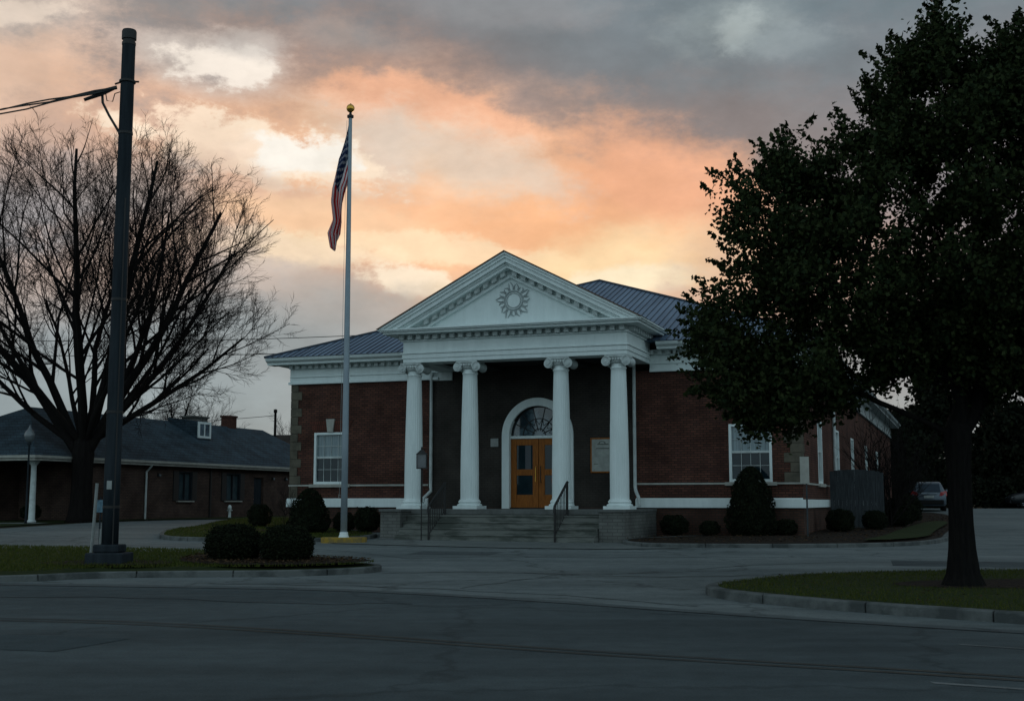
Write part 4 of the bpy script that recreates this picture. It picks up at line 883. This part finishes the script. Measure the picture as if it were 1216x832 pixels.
# ------------------------------------------------------------------ plants
def shrub(x, y, w, d, h_, label, shape='ball', n=3500, size=.06, group='clipped shrubs around the buildings', z=None, name='shrub', cat='shrub', base=0.0):
    t = empty(name, (x, y, float(gz(x, y)) + .1 if z is None else z), random.uniform(0, 6), label, cat, group)
    # surface-weighted volume with lumps
    u_ = rng.normal(size=(n, 3)); u_ /= np.linalg.norm(u_, axis=1)[:, None]
    r_ = 1 - np.abs(rng.normal(0, .10, n)); lump = 1 + .07 * np.sin(u_[:, 0] * 7 + x) * np.cos(u_[:, 1] * 6 + y) + .05 * np.sin(u_[:, 2] * 9)
    if shape == 'cone':
        zz = rng.uniform(0, 1, n) ** 1.25; rr = (np.sin(np.clip((1 - zz) ** .8, 0, 1) * PI / 2)) ** .65 * np.clip(.72 + zz * 2.2, 0, 1)
        a = rng.uniform(0, 2 * PI, n); lump = 1 + .10 * np.sin(a * 5 + zz * 11) + .06 * np.sin(a * 9 - zz * 17)
        P = np.column_stack([np.cos(a) * rr * w / 2, np.sin(a) * rr * d / 2, zz * h_]) ; P[:, :2] *= (lump * r_)[:, None]
    elif shape == 'box':
        zz = rng.uniform(-1, 1, n); a = rng.uniform(0, 2 * PI, n); rr = (1 - np.abs(zz) ** 2.2) ** (1 / 2.2); top = rng.uniform(0, 1, n) < .04; zz = np.where(top, .93, zz); rr = np.where(top, np.sqrt(rng.uniform(0, .72, n)), rr)
        P = np.column_stack([np.cos(a) * rr * w / 2, np.sin(a) * rr * d / 2, zz * h_ / 2]) * (lump * r_)[:, None]; P[:, 2] += h_ / 2
    else:
        q = np.sign(u_) * np.abs(u_) ** .82; P = q * lump[:, None] * r_[:, None] * [w / 2, d / 2, h_ / 2]; P[:, 2] += h_ / 2
    P[:, 2] = np.maximum(P[:, 2], .02)
    V2, F2 = leaves(P, size); npmesh('foliage', V2, F2, MT['leafS'], t)
    # twig mass inside, carrying the leaves
    st = MB()
    for k in range(26):
        a = random.uniform(0, 6.28); r2 = random.uniform(.1, .8); zz = random.uniform(.35, .85); e_ = (math.cos(a) * r2 * w / 2 * (1 - .5 * zz if shape == 'cone' else 1), math.sin(a) * r2 * d / 2 * (1 - .5 * zz if shape == 'cone' else 1), h_ * zz)
        st.tube([(e_[0] * .1, e_[1] * .1, -.05), (e_[0] * .5, e_[1] * .5, e_[2] * .4), e_], [.03, .02, .01], 5)
    st.build('stems', MT['bark'], t)
    c_ = MB()
    rings = []
    for i in range(9):
        f_ = i / 8
        if shape == 'cone': r0 = .80 * math.sin(max(0, (1 - f_)) ** .8 * PI / 2) ** .65 * min(1, .72 + f_ * 2.2)
        elif shape == 'box': r0 = .84 * (1 - abs(2 * f_ - 1) ** 2.6 * .93) ** .45
        else: r0 = .82 * math.sqrt(max(0, 1 - (2 * f_ - 1) ** 2 * .98)) ** .8
        rings.append((max(r0, .03), f_ * h_ * .88 + .02))
    vs = []; m_ = 14
    for r0, z0 in rings:
        for j in range(m_):
            a = 2 * PI * j / m_; w_ = 1 + .08 * math.sin(a * 3 + z0 * 9); vs.append((r0 * w_ * w / 2 * math.cos(a), r0 * w_ * d / 2 * math.sin(a), z0))
    fs = [(i * m_ + j, i * m_ + (j + 1) % m_, (i + 1) * m_ + (j + 1) % m_, (i + 1) * m_ + j) for i in range(8) for j in range(m_)] + [tuple(8 * m_ + j for j in range(m_))]
    c_.add(vs, fs).build('inner_foliage', MT['leafS'], t, smooth=True)
    return t
shrub(-5.78, 26.15, 1.22, 1.15, .82, 'large clipped round hedge, left of the pair on the mulched island', 'box', 9000, .045, 'pair of clipped hedges on the island')
shrub(-4.62, 25.85, 1.10, 1.08, .80, 'large clipped round hedge, right of the pair on the mulched island', 'box', 9000, .045, 'pair of clipped hedges on the island')
shrub(-9.15, 45.6, .82, .82, .80, 'small ball shrub beyond the drive, left of the pointed bush', 'ball', 3000, .05)
shrub(-6.55, 40.6, 1.35, 1.3, 1.42, 'tall pointed bush under the left window of the columned building', 'cone', 7000, .06)
shrub(-4.72, 41.0, .85, .8, .82, 'low dark square shrub against the left cheek wall of the steps', 'box', 3500, .05)
shrub(-5.55, 41.6, .8, .7, .62, 'low shrub between the pointed bush and the square shrub', 'ball', 2500, .05)
shrub(7.35, 38.6, 1.55, 1.5, 2.12, 'tall conical evergreen in front of the right window', 'cone', 12000, .06, name='conical_evergreen')
shrub(5.02, 39.0, .86, .8, .62, 'small ball shrub right of the steps before the brick wall', 'ball', 3000, .05)
shrub(6.1, 38.8, .6, .6, .45, 'lowest shrub, tucked left of the conical evergreen', 'ball', 1500, .05)
shrub(8.4, 38.6, .7, .7, .5, 'low shrub tucked right of the conical evergreen', 'ball', 1800, .05)
shrub(10.75, 41.2, .92, .85, .74, 'ball shrub before the board fence at the building corner', 'ball', 3500, .05)
shrub(12.35, 42.8, .88, .85, .66, 'square shrub right of the board fence', 'box', 3500, .05)
shrub(14.0, 45.5, 1.0, 1.1, 1.05, 'rounded shrub beyond the board fence, nearer the parked car', 'ball', 3500, .06)
shrub(15.3, 48.8, 1.0, 1.2, 1.1, 'rounded shrub closest to the parked car beside the lane', 'ball', 4000, .06)
shrub(-20.9, 54.6, .85, .8, .62, 'dark ball shrub at the foot of the porch column', 'ball', 2500, .06)

def twiggy(x, y, h_, label, n=60, z=None, name='bare_shrub', cat='shrub', spread=.5):
    t = empty(name, (x, y, float(gz(x, y)) + .05 if z is None else z), 0, label, cat); m_ = MB()
    def gr(p, d, l_, r_, lv):
        pts = [p]; q = p.copy()
        for i in range(3): d = (d + Vector((random.gauss(0, .12), random.gauss(0, .12), .06))).normalized(); q = q + d * l_ / 3; pts.append(q.copy())
        m_.tube(pts, [r_, r_ * .8, r_ * .6, r_ * .35], 4 if lv else 5, False)
        if lv < 3:
            for k in range(4): gr(pts[random.choice((1, 2, 3))], (d + Vector((random.gauss(0, spread), random.gauss(0, spread), random.gauss(.1, .3)))).normalized(), l_ * .6, r_ * .5, lv + 1)
    for k in range(n // 8): gr(Vector((random.gauss(0, .08), random.gauss(0, .08), 0)), Vector((random.gauss(0, .35), random.gauss(0, .35), 1)).normalized(), h_ * .55, .012 * h_ / 1.5, 0)
    m_.build('branches', MT['barkb'], t); return t
twiggy(-7.6, 42.4, 1.5, 'thin leafless shrub left of the pointed bush', 60)
twiggy(13.3, 44.6, 3.6, 'tall leafless shrub climbing the side wall beyond the fence', 90)
twiggy(15.3, 51.0, 4.6, 'tallest leafless shrub against the far side wall', 90)

# bare spreading tree
def bare_tree(x, y, H_, label, limbs, lv_max, name='bare_tree', trunk_r=.55, fork=3.4, ext=1, seed=3, zb=None, env=None):
    rd = random.Random(seed); t = empty(name, (x, y, float(gz(x, y)) if zb is None else zb), 0, label, 'tree')
    big = MB(); fine = MB()
    def gr(p, d, l_, r_, lv):
        ns_ = (7, 6, 5, 4, 3, 2)[lv]; pts = [p.copy()]; rs = [r_]; q = p.copy()
        full = l_
        if env:
            st = 0; tgt = rd.uniform(.62, .85) if lv == 0 else rd.uniform(.80, 1.12); e_ = q.copy(); up = d + Vector((0, 0, .12)); up.normalize()
            while st < l_ and (e_.x / env[0]) ** 2 + (e_.y / env[0]) ** 2 + ((e_.z - env[1]) / env[2]) ** 2 < tgt: e_ += up * .25; st += .25
            l_ = max(min(l_, st), .35)
        kf = l_ / full
        for i in range(ns_):
            trop = (.05, .05, .045, .05, .03, .0)[lv]
            d = (d + Vector((rd.gauss(0, .075 + .028 * lv), rd.gauss(0, .075 + .028 * lv), rd.gauss(trop, .04 + .01 * lv)))).normalized()
            q = q + d * l_ / ns_; pts.append(q.copy()); rs.append(r_ * (1 - .72 * (i + 1) / ns_))
        (big if lv < 2 else fine).tube(pts, rs, (10, 7, 5, 4, 3, 3)[lv], False)
        if lv < lv_max and not (kf < .3 and rd.random() < .7):
            nc = max(2, int(round(min((10, 8, 7, 6, 4)[lv] * kf ** 1.1, l_ / (.55, .30, .18, .11, .1)[lv]))))
            for k in range(nc):
                f_ = .22 + .78 * (k + rd.random() * .8) / nc; f_ = min(f_, .99); j = min(int(f_ * ns_), ns_ - 1); a = f_ * ns_ - j
                bp = pts[j].lerp(pts[j + 1], a); dd = (pts[j + 1] - pts[j]).normalized()
                side = dd.orthogonal().normalized(); side.rotate(Matrix.Rotation(rd.uniform(0, 2 * PI), 3, dd))
                ang = R(rd.uniform(16, 46)); nd = (dd * math.cos(ang) + side * math.sin(ang)).normalized()
                if lv == 0 and nd.z < -.05: nd.z = .1; nd.normalize()
                gr(bp, nd, l_ * rd.uniform(.42, .62) * (1.05 - .35 * f_), max(r_ * (1 - .72 * f_) * .50, .0075), lv + 1)
    for (a, elv, l_, r_, z0) in limbs:
        d = Vector((math.sin(R(a)) * math.cos(R(elv)), math.cos(R(a)) * math.cos(R(elv)), math.sin(R(elv)))); gr(Vector((math.sin(R(a)) * .2, math.cos(R(a)) * .2, z0)), d, l_ * ext, r_, 0)
    big.lathe([(trunk_r * 1.6, -.2, 1), (trunk_r * 1.2, .25, 1), (trunk_r * 1.03, .8, 1), (trunk_r * .97, 1.6, 1), (trunk_r * .98, 2.4, 1), (trunk_r * 1.05, fork - .45, 1), (trunk_r * .85, fork + .1, 1), (trunk_r * .45, fork + .5, 0)], 54, (0, 0, 0), trunk_r * .12, 11)
    big.build('trunk', MT['barkb'], t, smooth=True); fine.build('crown', MT['barkb'], t)
    return t
# azimuth (90 = right), elevation, length, radius, height of leaving the trunk
BT = [(-80, 52, 11.5, .36, 2.9), (-70, 66, 12.5, .32, 3.1), (-20, 77, 13.5, .32, 3.6), (60, 78, 14.0, .34, 3.3), (88, 62, 13.0, .35, 3.0), (92, 46, 11.5, .28, 3.2), (80, 30, 10.5, .24, 3.4), (95, 20, 9.0, .17, 3.6),
      (170, 60, 11.5, .25, 3.5), (0, 58, 11.5, .25, 3.5), (-95, 30, 11.0, .24, 3.2), (130, 45, 10.0, .2, 3.5), (-140, 50, 10.5, .2, 3.5), (30, 42, 10.0, .2, 3.5), (-40, 40, 10.0, .2, 3.5), (75, 52, 11, .24, 3.4)]
bare_tree(-18.6, 54.2, 18, 'huge leafless tree with fine spreading twigs in front of the low house', [(a, e_, l_, r_ * .66, z0) for a, e_, l_, r_, z0 in BT], 4, seed=5, ext=.98, env=(8.5, 9.6, 8.5), trunk_r=.47)
bare_tree(-26.5, 96, 9, 'small distant leafless tree rising behind the low house roof', [(a, e_, l_ * .5, r_ * .4, z0 * .5) for a, e_, l_, r_, z0 in BT[:12]], 3, trunk_r=.22, fork=1.9, seed=9)
bare_tree(-18.6, 112, 9, 'faint distant leafless tree above the far brown roof', [(a, e_, l_ * .45, r_ * .35, z0 * .5) for a, e_, l_, r_, z0 in BT[:10]], 3, trunk_r=.2, fork=1.9, seed=12)
bare_tree(-48, 92, 9, 'leafless tree far left behind the low house', [(a, e_, l_ * .6, r_ * .5, z0 * .6) for a, e_, l_, r_, z0 in BT[:12]], 3, trunk_r=.3, fork=2.1, seed=15)

# leafy tree on the right island: outline of the crown in its own plane (x across, z up), metres
def px2(px, py, Y=20.3): 
    F, th = 1480., math.atan(179 / 1480); x = (px - 608) / F; u = (416 - py) / F; c_, s_ = math.cos(th), math.sin(th); k = Y / (c_ - u * s_)
    return (x * k, 1.5 + (s_ + u * c_) * k)
outline = [px2(*p) for p in ((822, 225), (845, 212), (880, 232), (888, 205), (893, 165), (906, 143), (925, 170), (948, 178), (962, 158), (975, 172), (1000, 148), (1022, 140), (1030, 122), (1012, 80), (1028, 72), (1046, 80), (1055, 52), (1072, 38), (1088, 8),
  (1100, -20), (1118, -25), (1130, 30), (1150, 48), (1168, 60), (1190, 40), (1208, 30), (1230, -10), (1290, -40), (1370, 20), (1420, 90), (1470, 170), (1490, 260), (1480, 360), (1430, 430), (1360, 480), (1290, 500), (1220, 492), (1160, 476), (1110, 478), (1060, 472),
  (1022, 490), (1000, 518), (978, 522), (955, 532), (930, 530), (905, 532), (880, 516), (850, 512), (835, 495), (812, 470), (835, 440), (806, 425), (790, 385), (822, 368), (812, 350), (845, 344), (850, 318), (835, 305), (862, 290), (834, 254))]
TT = empty('leafy_tree', (7.25, 20.3, .14), 0, 'large dark leafy tree with forked trunk on the right kerbed island', 'tree')
ol = np.array(outline) - [7.25, .14]
outl = [tuple(p) for p in ol]
P = rng.uniform(ol.min(0), ol.max(0), (14000, 2)); P = P[inpoly(P, outl)]; dd = edgedist(P, outl); gn = np.sin(P[:, 0] * 2.9 + 1.3 * np.sin(P[:, 1] * 2.1)) * np.sin(P[:, 1] * 3.3 + 1.7 * np.sin(P[:, 0] * 1.7 + 2)) + .5 * np.sin(P[:, 0] * 7 + P[:, 1] * 5); keep = (dd > .26) & ((dd > .6) | (gn > -.42)) & ((gn > -.72) | (rng.uniform(0, 1, len(P)) < .25)); P = P[keep]; dd = dd[keep]
# gaps where the sky shows through
for (hx, hz, hr) in [(*px2(1062, 285), .42), (*px2(1182, 262), .45), (*px2(1100, 455), .26), (*px2(1192, 300), .3), (*px2(1075, 235), .25), (*px2(1165, 200), .25), (*px2(900, 290), .22), (*px2(955, 250), .2), (*px2(930, 400), .2), (*px2(1010, 200), .22), (*px2(1075, 130), .2), (*px2(1120, 330), .24), (*px2(1080, 465), .3), (*px2(1040, 345), .2)]:
    k = np.hypot((P[:, 0] - (hx - 7.25)) / 1.0, (P[:, 1] - (hz - .14)) / 1.25) > hr * rng.uniform(.7, 1.3, len(P)); P = P[k]; dd = dd[k]
ncl = 1850; P = P[:ncl]; dd = dd[:ncl]
yo = rng.uniform(-1, 1, len(P)) * np.minimum(4.0, .25 + 1.25 * dd)
CL = np.column_stack([P[:, 0], yo, P[:, 1]])
# woody skeleton: every leaf cluster joins the nearest wood nearer the fork
nodes = [np.array([0, 0, 2.2])]; par = [-1]
fork = np.array([0.02, 0, 2.45]); nodes.append(fork); par.append(0)
for tip, n_ in (((-1.25, -.1, 2.95), 5), ((-.55, .4, 4.9), 6), ((.35, -.3, 5.4), 7), ((1.2, .2, 4.2), 6), ((0.1, .1, 7.0), 6), ((-.3, -.9, 4.6), 5), ((.6, 1.1, 4.6), 5)):
    prev = 1; tip = np.array(tip)
    for i in range(1, n_ + 1):
        f_ = i / n_; q = fork * (1 - f_) + tip * f_ + np.array([.08 * math.sin(f_ * 5 + tip[0]), .05 * math.cos(f_ * 4), .12 * math.sin(f_ * PI) * (1 if tip[2] > 4 else -.5)]); nodes.append(q); par.append(prev); prev = len(nodes) - 1
order = np.argsort(np.linalg.norm(CL - fork, axis=1)); tipsid = []
for ci in order:
    c_ = CL[ci]; A = np.array(nodes); d_ = np.linalg.norm(A - c_, axis=1) + .35 * np.linalg.norm(A - fork, axis=1) * 1.0 + np.where(A[:, 2] > c_[2] + .5, 1.5, 0); d_[0] = 99; j = int(np.argmin(d_)); a = nodes[j]; n_ = max(1, int(np.linalg.norm(c_ - a) / .45)); prev = j
    for i in range(1, n_ + 1):
        f_ = i / n_; q = a + (c_ - a) * f_ + rng.normal(0, .035, 3) - np.array([0, 0, .12 * math.sin(f_ * PI)]); nodes.append(q if i < n_ else c_); par.append(prev); prev = len(nodes) - 1
    tipsid.append(prev)
nn_ = len(nodes); wgt = np.zeros(nn_); wgt[tipsid] = 1
for i in range(nn_ - 1, 0, -1): wgt[par[i]] += wgt[i]
rad = np.maximum(.010, .0078 * np.power(np.maximum(wgt, .5), .44)); rad[1] = .22; rad = np.minimum(rad, .16)
sk = MB()
for i in range(2, nn_): sk.tube([nodes[par[i]], nodes[i]], [min(rad[par[i]], rad[i] * 1.6), rad[i]], 6 if rad[i] > .03 else 3, False)
sk.lathe([(.50, -.15, 1), (.36, .02, 1), (.27, .22, 1), (.222, .6, 1), (.20, 1.0, 1), (.195, 1.4, 1), (.20, 1.9, 1), (.225, 2.3, 1), (.20, 2.55, 0), (.12, 2.75, 0)], 72, (0, 0, 0), .035, 13)
sk.build('trunk', MT['bark'], TT, smooth=True)
npc = 120; cs_ = rng.uniform(.75, 1.25, len(CL))
Q = np.repeat(CL, npc, 0) + rng.normal(0, 1, (len(CL) * npc, 3)) * np.repeat(cs_, npc)[:, None] * np.array([.115, .13, .135])
# sprigs that stick out of the outline, each a shoot with leaves along it
oe = []; ctr = np.array([0, 5.0])
for i in range(len(outl)):
    a, b = np.array(outl[i]), np.array(outl[(i + 1) % len(outl)]); m_ = max(1, int(np.linalg.norm(b - a) / .13))
    for k in range(m_): oe.append(a + (b - a) * (k + rng.random()) / m_)
SQ = []
for e_ in oe:
    o_ = (e_ - ctr); o_ /= np.linalg.norm(o_)
    for rep in range(2):
        if rng.random() < .3: continue
        dy = rng.normal(0, .8); st = np.array([e_[0] - o_[0] * .55, dy, e_[1] - o_[1] * .55]); dr = np.array([o_[0] + rng.normal(0, .45), rng.normal(0, .4), o_[1] * .8 + .45 + rng.normal(0, .3)]); dr /= np.linalg.norm(dr)
        if e_[1] < 3.6: dr[2] = -abs(dr[2]) * .5; st[2] += .1
        l_ = rng.uniform(.35, .72); en = st + dr * l_
        n_ = int(46 * l_ / .5); f_ = rng.uniform(0, 1, n_) ** .8; SQ.append(st + np.outer(f_, dr) * l_ + rng.normal(0, 1, (n_, 3)) * (.075 * (1.15 - f_))[:, None])
Q = np.concatenate([Q] + SQ)
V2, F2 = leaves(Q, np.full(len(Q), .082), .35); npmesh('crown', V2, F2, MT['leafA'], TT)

# dark woods closing the view at the right
wk = [(26, 104, 9.5, 5.5, 'c'), (33, 98, 10.5, 4.8, 'r'), (40, 104, 9.0, 5.5, 'c'), (47, 97, 11, 5.0, 'r'), (54, 106, 10, 5.5, 'r'), (21.5, 96, 8.5, 4.2, 'r'), (61, 100, 12, 5.5, 'c'), (28.5, 92, 6.5, 4.0, 'r'), (37, 92, 7.2, 4.5, 'r'), (45, 91, 6.8, 4.5, 'r'), (52, 93, 7.5, 4.5, 'r'), (60, 93, 8, 5, 'r'), (69, 98, 11, 6, 'r')]
wl = ['narrow dark evergreen directly behind the parked car', 'broad dark tree behind the drive, just left of the big trunk', 'pointed dark tree in the woods seen right of the big trunk', 'tall rounded tree in the middle of the dark woods',
      'rounded dark tree deep in the woods at far right', 'dark tree at the end of the long side wall', 'tallest dark evergreen at the far right of the woods', 'low bushy tree close behind the parked car', 'low bushy tree behind the big trunk at lot end',
      'low bushy tree at the far edge of the lot', 'bushy tree behind the dark car at right edge', 'bushy tree beyond the right edge of the lot', 'broad tree past the right end of the woods']
for (x, y, h_, w_, ty), lab in zip(wk, wl):
    t = empty('woodland_tree', (x, y, float(gz(x, y))), 0, lab, 'tree', 'dark trees at the far edge of the lot')
    n = 150; f_ = rng.uniform(.03, 1, n); rr = (np.sin(np.clip(1 - f_, 0, 1) ** .6 * PI / 2) if ty == 'r' else (1 - f_) ** .8) * np.clip(.55 + 2 * f_, 0, 1)
    a = rng.uniform(0, 2 * PI, n); q = rng.uniform(.3, 1, n) ** .5; cc = np.column_stack([np.cos(a) * rr * q * w_ / 2, np.sin(a) * rr * q * w_ / 2, f_ * h_])
    P = np.repeat(cc, 85, 0) + rng.normal(0, .34, (n * 85, 3)); P[:, 2] = np.maximum(P[:, 2], .1)
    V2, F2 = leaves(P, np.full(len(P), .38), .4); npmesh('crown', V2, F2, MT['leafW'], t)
    m_ = MB().tube([(0, 0, -.1), (.1, 0, h_ * .4), (0, .1, h_ * .85)], [.25, .18, .05], 8)
    for c_ in cc[::6]: m_.tube([(0, 0, c_[2] * .6), tuple(c_)], [.06, .02], 4, False)
    m_.build('trunk', MT['bark'], t)
# hedge line under the woods so the lot ends in green
hg = [(24.5, 89), (30.5, 88.6), (36.5, 88.9), (42.5, 89.4), (48.5, 89.6), (54.5, 90.2), (60.5, 89)]
for k, (x, y) in enumerate(hg):
    lab = ('unclipped bush behind the parked car', 'unclipped bush at the lot end, left of the big trunk', 'unclipped bush hidden partly by the big trunk', 'unclipped bush just right of the big trunk', 'unclipped bush midway along the far lot edge', 'unclipped bush behind the dark car', 'unclipped bush past the dark car')[k]
    t = empty('woodland_bush', (x, y, float(gz(x, y))), 0, lab, 'bush', 'bushes along the far edge of the lot')
    P = rng.normal(0, 1, (3500, 3)); P /= np.linalg.norm(P, axis=1)[:, None]; P *= rng.uniform(.4, 1, (3500, 1)) ** .4; P = np.abs(P) * [1, 1, 1] * np.sign(rng.normal(size=(3500, 3))) * [3.4, 1.6, 2.6]; P[:, 2] = np.abs(P[:, 2]) + .05
    P *= (1 + .12 * np.sin(P[:, :1] * 3 + k))
    V2, F2 = leaves(P, np.full(len(P), .26), .4); npmesh('foliage', V2, F2, MT['leafW'], t)

# ------------------------------------------------------------------ cars
def car(loc, rz, body, label):
    t = empty('parked_car', loc, rz, label, 'car')     # +y is forward, origin on the ground
    st = [  # y, half width low, half width shoulder, half width roof, z bottom, z shoulder, z roof
        (-2.25, .76, .80, .70, .42, .78, .98), (-2.18, .86, .89, .74, .30, .95, 1.12), (-2.02, .90, .92, .70, .27, 1.00, 1.38), (-1.80, .91, .93, .66, .26, 1.01, 1.56), (-1.2, .92, .94, .66, .25, 1.02, 1.62), (-.2, .92, .94, .66, .25, 1.02, 1.63),
        (.5, .92, .94, .64, .25, 1.02, 1.56), (.95, .92, .94, .68, .25, 1.02, 1.30), (1.3, .91, .93, .80, .25, 1.00, 1.08), (1.9, .89, .91, .76, .26, .88, .98), (2.2, .84, .86, .70, .30, .74, .84), (2.32, .72, .74, .60, .38, .62, .70)]
    vs = []; 
    for (y, a, b, c_, z0, z1, z2) in st:
        half = [(a * .9, z0), (a, z0 + .10), (b, z0 + (z1 - z0) * .55), (b * .995, z1), (c_ + (b - c_) * .42, z1 + (z2 - z1) * .5), (c_, z2 - .05), (c_ * .82, z2)]
        vs += [(x, y, z) for x, z in half] + [(-x, y, z) for x, z in half[::-1]]
    m_ = 14; k = len(st); fs = [(i * m_ + j, i * m_ + (j + 1) % m_, (i + 1) * m_ + (j + 1) % m_, (i + 1) * m_ + j) for i in range(k - 1) for j in range(m_)] + [tuple(range(m_))[::-1], tuple((k - 1) * m_ + j for j in range(m_))]
    MB().add(vs, fs).build('body', body, t, smooth=True, bevel=.02)
    gl = MT['cglass']
    MB().add([(-.62, -2.27, 1.06), (.62, -2.27, 1.06), (.56, -1.98, 1.49), (-.56, -1.98, 1.49), (-.60, -2.06, 1.06), (.60, -2.06, 1.06), (.55, -1.84, 1.48), (-.55, -1.84, 1.48)], [(0, 1, 2, 3), (4, 7, 6, 5), (0, 3, 7, 4), (1, 5, 6, 2), (3, 2, 6, 7), (0, 4, 5, 1)]).build('rear_window', gl, t)
    MB().add([(-.66, .93, 1.34), (.66, .93, 1.34), (.60, .56, 1.55), (-.60, .56, 1.55), (-.78, 1.22, 1.12), (.78, 1.22, 1.12)], [(0, 1, 2, 3), (0, 4, 5, 1)]).build('windscreen', gl, t)
    for s_ in (-1, 1):
        MB().add([(s_ * .935, -1.75, 1.06), (s_ * .935, .95, 1.06), (s_ * .80, .58, 1.44), (s_ * .80, -1.6, 1.46), (s_ * .90, -1.75, 1.06), (s_ * .90, .95, 1.06), (s_ * .76, .58, 1.44), (s_ * .76, -1.6, 1.46)], [(0, 1, 2, 3), (4, 7, 6, 5), (3, 2, 6, 7)]).build('side_window', gl, t)
        MB().add([(s_ * .955, -2.14, .82), (s_ * .56, -2.34, .84), (s_ * .62, -2.32, 1.03), (s_ * .94, -2.10, 1.10), (s_ * .80, -2.0, .86), (s_ * .60, -2.1, .86), (s_ * .64, -2.05, 1.06), (s_ * .80, -1.95, 1.10)], [(0, 1, 2, 3), (4, 7, 6, 5), (0, 3, 7, 4), (1, 5, 6, 2), (3, 2, 6, 7), (0, 4, 5, 1)]).build('tail_light', MT['red'], t)
        MB().box(min(s_ * .50, s_ * .80), max(s_ * .50, s_ * .80), 2.12, 2.27, .66, .78).build('headlight', MT['lampg'], t, bevel=.03)
        MB().box(min(s_ * .93, s_ * 1.10), max(s_ * .93, s_ * 1.10), .60, .74, 1.06, 1.20).build('mirror', body, t, bevel=.03)
        for yy in (-1.38, 1.42):
            wo_ = empty('wheel', (s_ * .80, yy, .34)); wo_.parent = t
            prof = [(.20, -.10), (.33, -.11), (.35, -.07), (.35, .07), (.33, .11), (.20, .10)]
            ty = MB(); n = 28
            ty.add([((z * s_), r_ * math.cos(2 * PI * j / n), r_ * math.sin(2 * PI * j / n)) for (r_, z) in prof for j in range(n)], [(i * n + j, i * n + (j + 1) % n, (i + 1) * n + (j + 1) % n, (i + 1) * n + j) for i in range(5) for j in range(n)]); ty.build('tyre', MT['rub'], wo_, smooth=True)
            ri_ = MB().tube([(-.06 * s_, 0, 0), (.08 * s_, 0, 0)], .07, 12)
            for q in range(6): a = q * PI / 3; ri_.tube([(.07 * s_, .05 * math.cos(a), .05 * math.sin(a)), (.085 * s_, .20 * math.cos(a), .20 * math.sin(a))], [.03, .025], 5)
            ri_.tube([(-.02 * s_, 0, 0), (.01 * s_, 0, 0)], .2, 24).build('rim', MT['silver'], wo_)
    MB().box(-.78, .78, -2.34, -2.18, .36, .60).build('rear_bumper', MT['rub'], t, bevel=.04); MB().box(-.42, .42, -2.35, -2.20, .93, .965).build('boot_trim', MT['silver'], t)
    MB().box(-.26, .26, -2.36, -2.24, .70, .84).build('licence_plate', MT['plastic'], t); MB().box(-.70, .70, 2.2, 2.36, .32, .55).build('front_bumper', body, t, bevel=.04)
    return t
MT['cglass'] = mat('car glass', (.012, .025, .04), .15, spec=.3)
car((23.8, 71.8, float(gz(23.8, 71.8)) + .0), R(-17), mat('silver grey car paint', (.075, .10, .125), .38, metal=.4, coat=.25), 'silver grey hatchback parked facing away beside the long side wall')
car((36.6, 86.5, float(gz(36.6, 86)) + .0), R(82), mat('black car paint', (.008, .010, .013), .35, metal=.2, coat=.3), 'black car parked before the dark woods at right edge')
